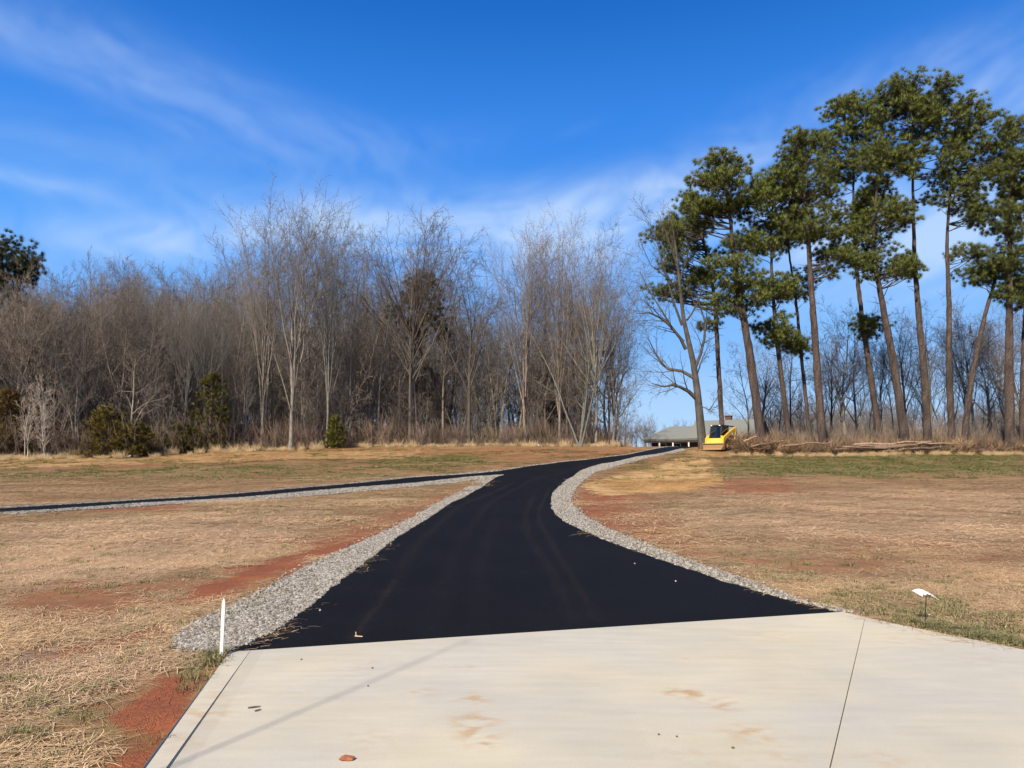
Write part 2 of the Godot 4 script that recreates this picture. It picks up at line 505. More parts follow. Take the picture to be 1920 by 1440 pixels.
func bare_kind(kind: int, seed_: int) -> Dictionary:
	# one bare broadleaf tree, about 20 m tall (saplings 9 m), as two shared meshes
	rng.seed = seed_
	var g := Grow.new()
	var H := 20.0
	var tree := {}
	match kind:
		0: # broad vase with a domed crown
			g.kids = [11, 9, 8, 6, 0]; g.from = [0.4, 0.22, 0.12, 0.1, 0]; g.ang = [0.55, 0.62, 0.7, 0.75, 0.8]
			g.ratio = [1.0, 0.42, 0.44, 0.55, 0.5]; g.fall = [0.4, 0.4, 0.3, 0.3, 0.3]; g.up = [0.02, 0.06, 0.04, 0.03, 0]
			g.rr = [0.5, 0.45, 0.5, 0.6, 0.5]; g.thin = [0.55, 0.88, 0.8, 1.0, 1.0]; g.seg = [6, 6, 3, 1, 1]
			branch(g, Vector3(0, -0.2, 0), Vector3.UP, 10.0, 0.25, 0)
		1: # tall single stem with rising side limbs
			g.kids = [22, 7, 5, 3, 0]; g.from = [0.36, 0.15, 0.12, 0.1, 0]; g.ang = [0.8, 0.65, 0.7, 0.75, 0.8]
			g.ratio = [0.34, 0.42, 0.46, 0.55, 0.5]; g.fall = [0.62, 0.4, 0.3, 0.3, 0.3]; g.up = [0.03, 0.09, 0.05, 0.03, 0]; g.wander = [0.07, 0.18, 0.24, 0.25, 0.25]
			g.rr = [0.46, 0.58, 0.6, 0.6, 0.5]; g.seg = [11, 4, 3, 1, 1]; g.thin = [0.93, 0.85, 0.8, 1.0, 1.0]
			branch(g, Vector3(0, -0.2, 0), Vector3.UP, 20.0, 0.24, 0)
		2: # several leaders from one foot
			g.kids = [15, 6, 5, 3, 0]; g.from = [0.25, 0.15, 0.12, 0.1, 0]; g.ang = [0.75, 0.65, 0.7, 0.75, 0.8]
			g.ratio = [0.32, 0.45, 0.46, 0.55, 0.5]; g.fall = [0.5, 0.4, 0.3, 0.3, 0.3]; g.up = [0.03, 0.08, 0.05, 0.03, 0]; g.wander = [0.12, 0.2, 0.24, 0.25, 0.25]
			g.rr = [0.5, 0.58, 0.6, 0.6, 0.5]; g.thin = [0.92, 0.85, 0.8, 1.0, 1.0]; g.seg = [9, 4, 3, 1, 1]
			for k in 4:
				branch(g, Vector3(rf(-0.3, 0.3), -0.2, rf(-0.3, 0.3)), Vector3(rf(-0.36, 0.36), 1, rf(-0.36, 0.36)).normalized(), rf(13, 20), rf(0.09, 0.17), 0)
		3: # sapling
			g.kids = [13, 6, 4, 3, 0]; g.from = [0.15, 0.15, 0.1, 0.1, 0]; g.ang = [0.85, 0.75, 0.75, 0.75, 0.8]
			g.ratio = [0.38, 0.45, 0.5, 0.55, 0.5]; g.fall = [0.5, 0.4, 0.3, 0.3, 0.3]; g.up = [0.02, 0.05, 0.03, 0.0, 0]; g.wander = [0.15, 0.25, 0.28, 0.25, 0.25]
			g.rr = [0.45, 0.5, 0.5, 0.6, 0.5]; g.thin = [0.9, 0.85, 0.8, 1.0, 1.0]; g.rmin = 0.008
			for k in 3:
				branch(g, Vector3(rf(-0.4, 0.4), -0.1, rf(-0.4, 0.4)), Vector3(rf(-0.28, 0.28), 1, rf(-0.28, 0.28)).normalized(), rf(5, 9), rf(0.03, 0.06), 0)
			H = 9.0
		4: # crooked, spreading low
			g.kids = [13, 8, 6, 5, 0]; g.from = [0.2, 0.2, 0.12, 0.1, 0]; g.ang = [0.95, 0.75, 0.75, 0.75, 0.8]
			g.ratio = [0.62, 0.45, 0.45, 0.55, 0.5]; g.fall = [0.5, 0.35, 0.3, 0.3, 0.3]; g.up = [0.01, 0.05, 0.03, 0.02, 0]; g.wander = [0.2, 0.28, 0.28, 0.25, 0.25]
			g.rr = [0.5, 0.5, 0.5, 0.6, 0.5]; g.thin = [0.85, 0.85, 0.8, 1.0, 1.0]
			branch(g, Vector3(0, -0.2, 0), Vector3(rf(-0.1, 0.1), 1, rf(-0.1, 0.1)).normalized(), 13.0, 0.2, 0)
	if kind >= 5: # 5: dome of fanned limbs, 6: tall sheaf of upright leaders
		var steep := kind == 6
		g.kids = [0, 9, 7, 4, 0]; g.ang = [0.6, 0.55, 0.65, 0.75, 0.8]; g.ratio = [0.5, 0.36, 0.44, 0.55, 0.5]; g.fall = [0.5, 0.35, 0.3, 0.3, 0.3]; g.from = [0.3, 0.3, 0.12, 0.1, 0]
		g.up = [0.0, 0.045, 0.05, 0.03, 0]; g.wander = [0.05, 0.12, 0.22, 0.25, 0.25]; g.rr = [0.5, 0.45, 0.55, 0.6, 0.5]; g.seg = [6, 6, 3, 1, 1]
		branch(g, Vector3(0, -0.2, 0), Vector3.UP, 9.5, 0.17, 0)
		for k in (20 if not steep else 14):
			var a := (rf(0.08, 0.78) if not steep else rf(0.04, 0.36))
			var ph := k * 2.4 + rf(-0.4, 0.4)
			var hh := rf(4.6, 9.0) if not steep else rf(2.5, 8.5)
			branch(g, Vector3(0, hh, 0), Vector3(sin(a) * cos(ph), cos(a), sin(a) * sin(ph)), (19.5 - hh) * (1.0 - 0.22 * a) * rf(0.85, 1.0), rf(0.045, 0.085), 1)
	var tall := 0.0
	for p in g.twig.v: tall = maxf(tall, p.y)
	tree.h = tall
	tree.wood = g.wood.mesh(M.bark)
	tree.twig = g.twig.mesh(M.bark)
	return tree

var kinds := {}
func bare_tree(called: String, kind: String, where: Vector3, tall: float, wide: float, tint: Material, label: String, group: String) -> Node3D:
	var list: Array = kinds[kind]
	var t: Dictionary = list[rng.randi() % list.size()]
	var o := root_of(called, where, label, "tree", group, rf(0, TAU))
	var s: float = tall / t.h
	o.scale = Vector3(s * wide, s, s * wide)
	var a := part("trunk", t.wood, o)
	var b := part("branches", t.twig, o)
	b.set_meta("kind", "stuff")
	a.material_override = tint; b.material_override = tint
	return o

func tuft_mesh(n: int, length: float, width: float, spread: float, m: Material, seed_: int) -> ArrayMesh:
	# a shoot end of needles round +Y
	rng.seed = seed_
	var b := Buf.new()
	for k in n:
		var a := rf(0, TAU)
		var e := rf(0.1, spread)
		var dir := Vector3(sin(e) * cos(a), cos(e), sin(e) * sin(a))
		var base := Vector3(0, rf(-0.12, 0.14), 0) * length
		var side := dir.cross(rv()).normalized() * width * 0.5
		b.col = Color(1, 1, 1) * rf(0.7, 1.3)
		var l := length * rf(0.7, 1.1)
		var nn := (Vector3(dir.x, 0.35, dir.z) + rv() * 0.3).normalized()
		b.tri(base - side, base + dir * l, base + side, nn)
	return b.mesh(m)

func basis_up(dir: Vector3, s: float) -> Basis:
	var y := dir.normalized()
	var x := y.cross(Vector3.RIGHT if absf(y.x) < 0.8 else Vector3.BACK).normalized().rotated(y, rf(0, TAU))
	return Basis(x * s, y * s, x.cross(y) * s)

func pine(px: Array, d: float, r0: float, lobes: Array, label: String, tone: float) -> void:
	# px: the trunk's pixels from the foot upward; lobes: column, row, half width, half height, number of boughs
	var pts := PackedVector3Array()
	var rad := PackedFloat32Array()
	var foot := at(px[0][0], px[0][1], d)
	foot.y = hgt(foot.x, foot.z)
	var o := root_of("pine_tree", foot, label, "tree", "tall pines beside the house drive")
	pts.append(Vector3(0, -0.25, 0))
	for k in range(1, px.size()):
		pts.append(at(px[k][0], px[k][1], d) - foot)
	var sm := PackedVector3Array()
	for k in pts.size() - 1:
		for s in 12:
			var q := pts[k].cubic_interpolate(pts[k + 1], pts[maxi(k - 1, 0)], pts[mini(k + 2, pts.size() - 1)], s / 12.0)
			sm.append(q + Vector3(rf(-1, 1), 0, rf(-1, 1)) * 0.025)
	sm.append(pts[pts.size() - 1])
	for k in sm.size():
		rad.append(r0 * 0.88 * (1.0 - 0.86 * pow(k / float(sm.size() - 1), 1.25)) * (1.3 if k == 0 else rf(0.94, 1.06)))
	var wood := Buf.new()
	wood.col = Color(0.175, 0.125, 0.1)
	wood.tube(sm, rad, 10)
	for k in wood.c.size(): wood.c[k] = wood.c[k] * rf(0.4, 1.35)
	var boughs := Buf.new()
	var xf := []
	var cols := PackedColorArray()
	# a few dead stubs below the crown
	for k in 7:
		var s := int(rf(0.2, 0.55) * sm.size())
		var dr := Vector3(rf(-1, 1), rf(0.0, 0.5), rf(-1, 1)).normalized()
		boughs.col = Color(0.12, 0.1, 0.09)
		boughs.spike(sm[s], sm[s] + dr * rf(0.5, 1.6), 0.04)
	for lb in lobes:
		var c := at(lb[0], lb[1] + 15.0, d) - foot
		var rx: float = lb[2] * 1.2 / F * d
		var ry: float = lb[3] * 1.05 / F * d
		for k in int(lb[4] * 1.85):
			var q := rv()
			while q.length() > 1.0 or q.length() < 0.25: q = rv()
			q = q.normalized() * pow(q.length(), 0.5)
			var e := c + Vector3(q.x * rx, q.y * ry, q.z * minf(rx * 1.1, 2.8))
			# the bough leaves the trunk lower down
			var want := e.y - Vector2(e.x, e.z).distance_to(Vector2(c.x, c.z)) * 0.2 - rf(0.4, 1.6)
			var s := 0
			while s < sm.size() - 2 and sm[s].y < want: s += 1
			var p0 := sm[s]
			var mid := p0.lerp(e, 0.5) + Vector3(rf(-0.2, 0.2), -0.12 * p0.distance_to(e) + rf(-0.1, 0.3), rf(-0.2, 0.2))
			var bp := PackedVector3Array()
			var br := PackedFloat32Array()
			var thick := clampf(p0.distance_to(e) * 0.018, 0.025, 0.09)
			for j in 6:
				var t := j / 5.0
				bp.append(p0.lerp(mid, t).lerp(mid.lerp(e, t), t) + rv() * 0.05 * (1.0 if j > 0 else 0.0))
				br.append(thick * (1.0 - 0.75 * t))
			boughs.col = Color(0.16, 0.12, 0.1) * rf(0.8, 1.15)
			boughs.tube(bp, br, 4)
			var nt := int(rf(14, 22))
			for j in nt:
				var off := rv()
				while off.length() > 1.0: off = rv()
				off = Vector3(off.x * 0.95, off.y * 0.6 + 0.05, off.z * 0.95)
				var tp := e + off
				boughs.spike(e.lerp(bp[4], rf(0, 1)), tp, 0.018)
				var dr := (off + Vector3.UP * 0.55 + rv() * 0.3).normalized()
				xf.append(Transform3D(basis_up(dr, rf(0.85, 1.25)), tp))
				cols.append(Color(0.175, 0.205, 0.048) * tone * rf(0.85, 1.15))
	part("trunk", wood.mesh(M.pine_bark), o)
	part("boughs", boughs.mesh(M.pine_bark), o).set_meta("kind", "stuff")
	scatter("foliage", M.tuft, xf, cols, "", "", o)

func evergreen(called: String, where: Vector3, tall: float, wide: float, cone: float, tuft: Mesh, col: Color, n: int, label: String, group: String) -> void:
	# a bushy evergreen clothed to the ground
	var o := root_of(called, where, label, "tree" if tall > 4 else "shrub", group)
	var w := Buf.new()
	w.col = Color(0.11, 0.085, 0.07)
	w.tube(PackedVector3Array([Vector3(0, -0.2, 0), Vector3(rf(-0.1, 0.1), tall * 0.5, 0), Vector3(0, tall * 0.95, 0)]), PackedFloat32Array([0.13, 0.08, 0.01]), 6)
	var br := Buf.new()
	br.col = w.col
	var xf := []
	var cols := PackedColorArray()
	for k in n:
		var y := pow(rf(0.0, 1.0), 1.2)
		var prof := lerpf(sqrt(maxf(0.0, 1.0 - pow(2.0 * y - 0.8, 2) / 1.5)), (1.0 - y) * 1.05, cone)
		var a := rf(0, TAU)
		var lob := 0.72 + 0.22 * sin(a * 3.0 + y * 9.0 + where.x) + 0.2 * sin(a * 7.0 - y * 17.0) + rf(-0.3, 0.34)
		var out := Vector3(cos(a), 0, sin(a))
		var r := wide * prof * lob * pow(rf(0.15, 1.0), 0.4)
		var p := out * r + Vector3.UP * (y * tall + 0.1)
		if k % 4 == 0: br.spike(Vector3(0, maxf(0.05, p.y - r * 0.5), 0), p, 0.02)
		xf.append(Transform3D(basis_up((out + Vector3.UP * rf(0.2, 1.0) + rv() * 0.4), rf(0.8, 1.3)), p))
		var c := col * rf(0.65, 1.35)
		cols.append(c.lerp(Color(col.r * 1.5, col.g * 1.05, col.b * 0.7), rf(0, 0.6)))
	part("trunk", w.mesh(M.bark), o)
	part("branches", br.mesh(M.bark), o).set_meta("kind", "stuff")
	scatter("foliage", tuft, xf, cols, "", "", o)

# ---------------------------------------------------------------- start
func _ready() -> void:
	make_terrain_table()
	# camera
	var cam := Camera3D.new()
	cam.name = "camera"
	cam.position = Vector3(0, EYE, 0)
	cam.rotation.x = pitch
	cam.fov = rad_to_deg(2.0 * atan(720.0 / F))
	cam.near = 0.1; cam.far = 3000.0
	add_child(cam)
	cam.current = true
	# sky
	var env := Environment.new()
	env.background_mode = Environment.BG_SKY
	var pano := PanoramaSkyMaterial.new()
	pano.panorama = ImageTexture.create_from_image(make_sky())
	var sky := Sky.new()
	sky.sky_material = pano
	env.sky = sky
	env.background_energy_multiplier = 0.69
	env.tonemap_mode = Environment.TONE_MAPPER_LINEAR
	env.tonemap_exposure = 1.54
	env.sdfgi_enabled = true; env.ssao_enabled = true; env.ssil_enabled = true
	var we := WorldEnvironment.new()
	we.name = "world_environment"
	we.environment = env
	add_child(we)
	# sun: behind the photographer, to the left
	var sun := DirectionalLight3D.new()
	sun.name = "sun"
	sun.light_energy = 1.6
	sun.light_color = Color(1.0, 0.945, 0.86)
	sun.light_angular_distance = 0.53
	sun.shadow_enabled = true
	var az := deg_to_rad(28.0)
	var el := deg_to_rad(41.0)
	var to_sun := Vector3(-sin(az) * cos(el), sin(el), cos(az) * cos(el))
	sun.look_at_from_position(to_sun * 50.0, Vector3.ZERO)
	add_child(sun)

	make_materials()
	lay_ground()
	print("ground")
	make_kinds()
	print("kinds")
	build_house()
	plant_pines()
	plant_woods()
	print("woods")
	build_loader()
	brush_and_logs()
	small_things()
	cover_field()
	print("done")

func make_materials() -> void:
	rng.seed = 3
	var bark_tex := grain_tile(256, 31, 0.03, 0.62, 1.0)
	M.bark = mat(Color(1, 1, 1), 0.95, 0, true)
	var tints := []
	for q in [Color(1.0, 0.98, 0.94), Color(0.74, 0.70, 0.66), Color(1.08, 1.03, 0.97), Color(0.88, 0.9, 0.88), Color(1.5, 1.46, 1.4)]:
		var m := mat(Color(q.r, q.g, q.b), 0.95, 0, true)
		m.albedo_texture = bark_tex
		m.uv1_triplanar = true; m.uv1_scale = Vector3(0.9, 0.25, 0.9)
		tints.append(m)
	M.tints = tints
	M.pine_bark = mat(Color(1, 1, 1), 0.95, 0, true)
	M.pine_bark.albedo_texture = grain_tile(256, 37, 0.035, 0.35, 1.0)
	M.pine_bark.uv1_triplanar = true; M.pine_bark.uv1_scale = Vector3(1.6, 0.5, 1.6)
	var leaf := mat(Color(1, 1, 1), 0.55, 0, true)
	leaf.backlight_enabled = true; leaf.backlight = Color(0.3, 0.32, 0.2)
	leaf.metallic_specular = 0.35
	M.leaf = leaf
	M.tuft = tuft_mesh(100, 0.36, 0.015, 1.55, leaf, 8)
	M.sprig = tuft_mesh(60, 0.34, 0.02, 1.2, leaf, 9)
	M.straw = mat(Color(1, 1, 1), 0.8, 0, true)
	M.stone = mat(Color(1, 1, 1), 0.85, 0, true)

func poly_all(list: Array) -> PackedVector2Array:
	var o := PackedVector2Array()
	for l in list: o.append_array(l)
	return o

var road := PackedVector2Array()
var slab := PackedVector2Array()
var bare_clay := []
var gravel_left := PackedVector2Array()
var gravel_right := PackedVector2Array()
var gravel_side := PackedVector2Array()
var gravel_far := PackedVector2Array()

func lay_ground() -> void:
	rng.seed = 17
	edge_noise.seed = 4; edge_noise.frequency = 1.1; edge_noise.fractal_octaves = 4
	# ---- outlines, read from the photograph and set on the ground
	var left_edge := trail([[430, 1222], [505, 1186], [565, 1147], [640, 1088], [700, 1042], [755, 1001], [820, 960], [880, 926], [945, 890]], 8)
	var side_low := trail([[945, 890], [860, 896], [700, 911], [500, 928], [300, 941], [150, 951], [0, 961]], 6)
	var side_up := trail([[0, 953], [150, 944], [300, 935], [500, 920.5], [700, 903], [870, 889], [950, 881], [1000, 873], [1060, 865.5], [1130, 858], [1180, 852], [1212, 845], [1240, 839.5], [1275, 836]], 6)
	var right_edge := trail([[1310, 837], [1280, 841], [1250, 847.5], [1200, 855.5], [1150, 866.5], [1100, 878.5], [1065, 899], [1041, 920], [1033, 940], [1040, 960], [1065, 981], [1120, 1006], [1200, 1036], [1290, 1066], [1380, 1096], [1480, 1124], [1580, 1147]], 8)
	var ext := (side_low[-1] - side_low[-6]).normalized() * 14.0
	var beyond := PackedVector2Array([Vector2(17.0, -76.0), Vector2(21.0, -77.0)])
	var wob := func(a: PackedVector2Array, amt: float) -> PackedVector2Array:
		var b := PackedVector2Array()
		for p in a: b.append(p + Vector2(edge_noise.get_noise_2d(p.x * 3, p.y * 3), edge_noise.get_noise_2d(p.x * 3 + 50, p.y * 3)) * amt)
		return b
	left_edge = wob.call(left_edge, 0.05); right_edge = wob.call(right_edge, 0.06); side_low = wob.call(side_low, 0.08); side_up = wob.call(side_up, 0.08)
	left_edge[0] = g2(430, 1222); right_edge[-1] = g2(1580, 1147)
	var side_low2 := side_low.slice(1)
	road = poly_all([left_edge, side_low2, PackedVector2Array([side_low[-1] + ext, side_up[0] + ext]), side_up, beyond, right_edge])
	# ---- concrete apron: outline runs on behind the photographer
	var A := g2(430, 1222)
	var B := g2(1580, 1147)
	var C := g2(1920, 1218)
	var D := g2(270, 1440)
	var left_dir := (D - A).normalized()
	var right_bend := PackedVector2Array([B, g2(1650, 1164), g2(1760, 1186), C, C + (C - g2(1760, 1186)).normalized() * 2.0 + Vector2(0.3, 0.5), Vector2(7.5, 3.0)])
	var Zl := A + left_dir * (absf((3.0 - A.y) / left_dir.y))
	slab = poly_all([PackedVector2Array([A]), right_bend, PackedVector2Array([Zl])])
	# ---- gravel shoulders
	gravel_left = poly_all([left_edge, trail([[905, 895], [862, 921], [805, 952], [735, 990], [650, 1028], [575, 1062], [480, 1112], [395, 1150], [335, 1185], [330, 1212], [400, 1222]], 5)])
	gravel_right = poly_all([right_edge.slice(8), rev(trail([[1285, 844], [1250, 852.5], [1200, 862.5], [1150, 875.5], [1112, 888], [1082, 914], [1071, 935], [1085, 957], [1130, 986], [1200, 1014], [1300, 1052], [1400, 1086], [1500, 1121], [1600, 1147]], 5))])
	gravel_side = poly_all([side_low, rev(trail([[905, 898], [860, 904], [700, 919], [500, 935], [300, 946.5], [150, 956], [0, 965.5]], 5))])
	gravel_far = poly_all([side_up, rev(trail([[0, 950], [150, 941.5], [300, 932.5], [500, 918], [700, 900.5], [870, 886], [950, 878.5], [1000, 871.5], [1060, 864.2], [1130, 857], [1178, 851], [1210, 844.2], [1236, 839]], 5))])

	# ---- colour maps of the field
	for w in [wred, wgreen, wyellow, wgrey, wpale]: w.resize(MW * MH)
	stain(wred, [[335, 1256], [385, 1262], [362, 1320], [300, 1440], [280, 1540], [170, 1540], [205, 1440], [215, 1385], [200, 1335], [262, 1300]], 1.0, 0.07)
	stain(wred, [[350, 1108], [430, 1076], [520, 1043], [620, 1020], [700, 1000], [780, 962], [835, 945], [805, 976], [700, 1013], [600, 1042], [500, 1077], [400, 1113], [340, 1127]], 0.9, 0.12)
	stain(wred, [[190, 1205], [290, 1168], [350, 1153], [330, 1173], [270, 1197], [190, 1224]], 0.85, 0.1)
	stain(wred, [[0, 1090], [200, 1080], [330, 1110], [230, 1160], [0, 1200]], 0.34, 0.5)
	stain(wred, [[0, 1210], [130, 1190], [200, 1200], [100, 1245], [0, 1260]], 0.4, 0.2)
	stain(wred, [[560, 1040], [800, 975], [860, 925], [800, 930], [640, 995], [520, 1045]], 0.45, 0.4)
	stain(wred, [[1072, 940], [1085, 915], [1125, 905], [1165, 930], [1160, 980], [1215, 1022], [1260, 1045], [1180, 1012], [1110, 982]], 0.75, 0.4)
	stain(wred, [[1110, 990], [1300, 1045], [1480, 1110], [1600, 1140], [1500, 1090], [1330, 1020], [1200, 960]], 0.32, 0.5)
	stain(wred, [[830, 853], [900, 842], [1000, 838], [1190, 842], [1170, 852], [1100, 862], [1000, 864], [900, 862]], 0.28, 0.9)
	stain(wred, [[170, 947], [260, 944], [350, 941], [345, 953], [180, 958]], 0.7, 0.3)
	stain(wred, [[1560, 1000], [1920, 1015], [1920, 1080], [1700, 1060], [1560, 1040]], 0.3, 0.5)
	stain(wred, [[1340, 900], [1480, 895], [1500, 925], [1350, 930]], 0.45, 0.6)
	stain(wred, [[1380, 838], [1920, 838], [1920, 852], [1380, 852]], 0.3, 0.9)
	stain(wred, [[300, 1130], [430, 1060], [560, 1020], [760, 960], [850, 930], [880, 915], [820, 965], [640, 1035], [480, 1105], [360, 1150]], 0.42, 0.35)
	stain(wred, [[1075, 950], [1130, 905], [1230, 935], [1280, 1000], [1420, 1050], [1500, 1100], [1300, 1050], [1150, 995]], 0.4, 0.6)
	stain(wred, [[1450, 1040], [1700, 1030], [1920, 1060], [1920, 1100], [1700, 1075], [1500, 1075]], 0.3, 0.5)
	stain(wgreen, [[1390, 857], [1500, 850], [1920, 848], [1920, 893], [1700, 888], [1500, 890], [1390, 872]], 0.62, 1.4)
	stain(wgreen, [[1350, 870], [1490, 872], [1480, 895], [1340, 900]], 0.5, 0.9)
	stain(wgreen, [[0, 880], [300, 876], [560, 872], [640, 884], [500, 900], [250, 915], [0, 935]], 0.35, 1.2)
	stain(wgreen, [[680, 866], [800, 856], [920, 850], [900, 866], [760, 880]], 0.5, 1.0)
	stain(wgreen, [[500, 900], [800, 870], [900, 872], [700, 895], [560, 908]], 0.3, 1.0)
	stain(wgreen, [[1590, 1148], [1920, 1216], [1920, 1150], [1790, 1125], [1650, 1105], [1500, 1078], [1380, 1050], [1300, 1045], [1450, 1095]], 0.62, 0.25)
	stain(wgreen, [[1700, 1165], [1920, 1214], [1920, 1190], [1800, 1172]], 0.9, 0.1)
	stain(wgreen, [[385, 1264], [424, 1226], [352, 1236], [340, 1285]], 0.75, 0.08)
	stain(wgreen, [[0, 1380], [130, 1350], [260, 1390], [220, 1440], [0, 1440]], 0.5, 0.25)
	stain(wgreen, [[0, 1270], [140, 1270], [220, 1300], [120, 1345], [0, 1350]], 0.5, 0.25)
	stain(wgreen, [[0, 965], [200, 962], [330, 962], [200, 990], [0, 1000]], 0.35, 0.8)
	stain(wgreen, [[350, 960], [700, 925], [850, 905], [800, 935], [600, 985], [480, 1010]], 0.3, 0.8)
	stain(wgreen, [[1180, 945], [1400, 930], [1500, 950], [1300, 985]], 0.35, 0.8)
	stain(wyellow, [[1090, 908], [1180, 884], [1275, 858], [1330, 860], [1345, 905], [1250, 922], [1130, 928]], 1.0, 0.5)
	stain(wyellow, [[0, 858], [500, 845], [800, 842], [760, 858], [400, 866], [0, 878]], 0.6, 1.0)
	stain(wyellow, [[1290, 842], [1500, 846], [1920, 842], [1920, 849], [1400, 853], [1300, 858]], 0.55, 0.7)
	stain(wgrey, [[0, 1228], [100, 1192], [200, 1155], [262, 1132], [285, 1145], [180, 1192], [60, 1238], [0, 1262]], 0.8, 0.12)
	stain(wgrey, [[430, 1222], [565, 1147], [700, 1042], [820, 960], [945, 890], [905, 895], [805, 952], [735, 990], [650, 1028], [575, 1062], [480, 1112], [395, 1150], [335, 1185], [345, 1205]], 0.9, 0.1)
	stain(wpale, [[0, 985], [250, 970], [560, 945], [640, 960], [560, 1010], [420, 1060], [200, 1100], [0, 1110]], 0.8, 0.9)
	stain(wpale, [[0, 1250], [200, 1225], [330, 1225], [350, 1240], [260, 1290], [100, 1330], [0, 1380]], 0.8, 0.25)
	stain(wpale, [[1280, 930], [1920, 915], [1920, 1030], [1500, 1010], [1300, 985]], 0.8, 1.0)
	stain(wpale, [[250, 925], [600, 905], [860, 880], [860, 890], [600, 915], [300, 932]], 0.5, 0.6)
	bare_clay = [patch([[335, 1252], [392, 1258], [368, 1320], [305, 1445], [285, 1560], [150, 1560], [198, 1445], [208, 1385], [196, 1335], [258, 1300]]), patch([[350, 1108], [430, 1076], [520, 1043], [620, 1020], [700, 1000], [780, 962], [835, 945], [805, 976], [700, 1013], [600, 1042], [500, 1077], [400, 1113], [340, 1127]]), patch([[190, 1205], [290, 1168], [350, 1153], [330, 1173], [270, 1197], [190, 1224]])]
	bare_clay[0] = Geometry2D.offset_polygon(bare_clay[0], 0.17)[0]
	var n1 := noise_img(MW, MH, 61, 0.012, 5)
	var n2 := noise_img(MW, MH, 62, 0.07, 4)
	var n3 := noise_img(MW, MH, 63, 0.004, 3)
	var px := PackedByteArray()
	px.resize(MW * MH * 3)
	for k in MW * MH:
		var a := n1[k] / 255.0
		var b := n2[k] / 255.0
		var e := n3[k] / 255.0
		var tone := 0.72 + 0.56 * b
		var r := lerpf(0.27, 0.43, a)
		var g := lerpf(0.15, 0.275, a)
		var bl := lerpf(0.055, 0.125, a)
		var q := wpale[k] * (0.5 + b * 0.7)
		r = lerpf(r, 0.56, q); g = lerpf(g, 0.42, q); bl = lerpf(bl, 0.265, q)
		q = clampf(wred[k] * 1.35 + clampf((e - 0.55) * 1.2, 0, 0.25) * (1.0 - wpale[k]), 0, 1)
		r = lerpf(r, 0.335, q); g = lerpf(g, 0.103, q); bl = lerpf(bl, 0.03, q)
		q = clampf(wgreen[k] * clampf(2.2 * a + 0.6 * b - 0.55, 0.0, 1.25) + clampf((0.36 - e) * 0.8, 0, 0.15), 0, 0.9)
		r = lerpf(r, 0.135, q); g = lerpf(g, 0.172, q); bl = lerpf(bl, 0.045, q)
		q = wyellow[k]
		r = lerpf(r, 0.82, q); g = lerpf(g, 0.60, q); bl = lerpf(bl, 0.29, q)
		q = wgrey[k] * 0.85
		r = lerpf(r, 0.27, q); g = lerpf(g, 0.24, q); bl = lerpf(bl, 0.19, q)
		var c := Color(r * tone * 1.08, g * tone * 1.08, bl * tone * 1.08).linear_to_srgb()
		px[k * 3] = clampi(int(c.r * 255), 0, 255); px[k * 3 + 1] = clampi(int(c.g * 255), 0, 255); px[k * 3 + 2] = clampi(int(c.b * 255), 0, 255)
	var field_map := ImageTexture.create_from_image(Image.create_from_data(MW, MH, false, Image.FORMAT_RGB8, px))
	var st := straw_tile()
	var gm := mat(Color(1, 1, 1), 0.95)
	gm.albedo_texture = st[0]
	gm.heightmap_enabled = true; gm.heightmap_texture = st[1]; gm.heightmap_scale = 1.2
	gm.uv1_scale = Vector3(0.42, 0.42, 0.42)
	gm.detail_enabled = true; gm.detail_albedo = field_map; gm.detail_blend_mode = BaseMaterial3D.BLEND_MODE_MUL; gm.detail_uv_layer = BaseMaterial3D.DETAIL_UV_2
	# ---- ground sheet
	var xs := []
	var x := 0.0
	while x < 900.0:
		xs.append(x)
		x += 0.4 if x < 24 else (0.8 if x < 50 else x * 0.12)
	var neg := xs.slice(1)
	neg.reverse()
	var xl := []
	for q in neg: xl.append(-q)
	xl.append_array(xs)
	var zl := []
	var d := -60.0
	while d < 900.0:
		zl.append(d)
		d += 4.0 if d < 0 else (0.3 if d < 20 else (0.6 if d < 130 else d * 0.1))
	var b := Buf.new()
	var nx := xl.size()
	for zi in zl.size():
		for xi in nx:
			var gx: float = xl[xi]; var gz: float = -zl[zi]
			var nn := Vector3(hgt(gx - 0.4, gz) - hgt(gx + 0.4, gz), 0.8, hgt(gx, gz - 0.4) - hgt(gx, gz + 0.4)).normalized()
			b.vert(on_ground(gx, gz), nn)
			b.uv.append(Vector2(gx, gz)); b.uv2.append(map_uv(gx, gz))
	for zi in zl.size() - 1:
		for xi in nx - 1:
			var k := zi * nx + xi
			b.i.append_array(PackedInt32Array([k, k + nx, k + nx + 1, k, k + nx + 1, k + 1]))
	structure("ground", b.mesh(gm), "mown field of straw mulch, thin grass and bare red clay")

	# ---- asphalt
	var AW := 640
	var AH := 1024
	var ax0 := -8.0
	var ax1 := 14.0
	var auv := func(px_: float, pz: float) -> Vector2: return Vector2(clampf((px_ - ax0) / (ax1 - ax0), 0.002, 0.998), clampf(sqrt(maxf(-pz - 4.0, 0.0) / 70.0), 0.002, 0.998))
	var an := noise_img(AW, AH, 71, 0.02, 4)
	var an2 := noise_img(AW, AH, 72, 0.25, 3)
	var dust := PackedFloat32Array()
	dust.resize(AW * AH)
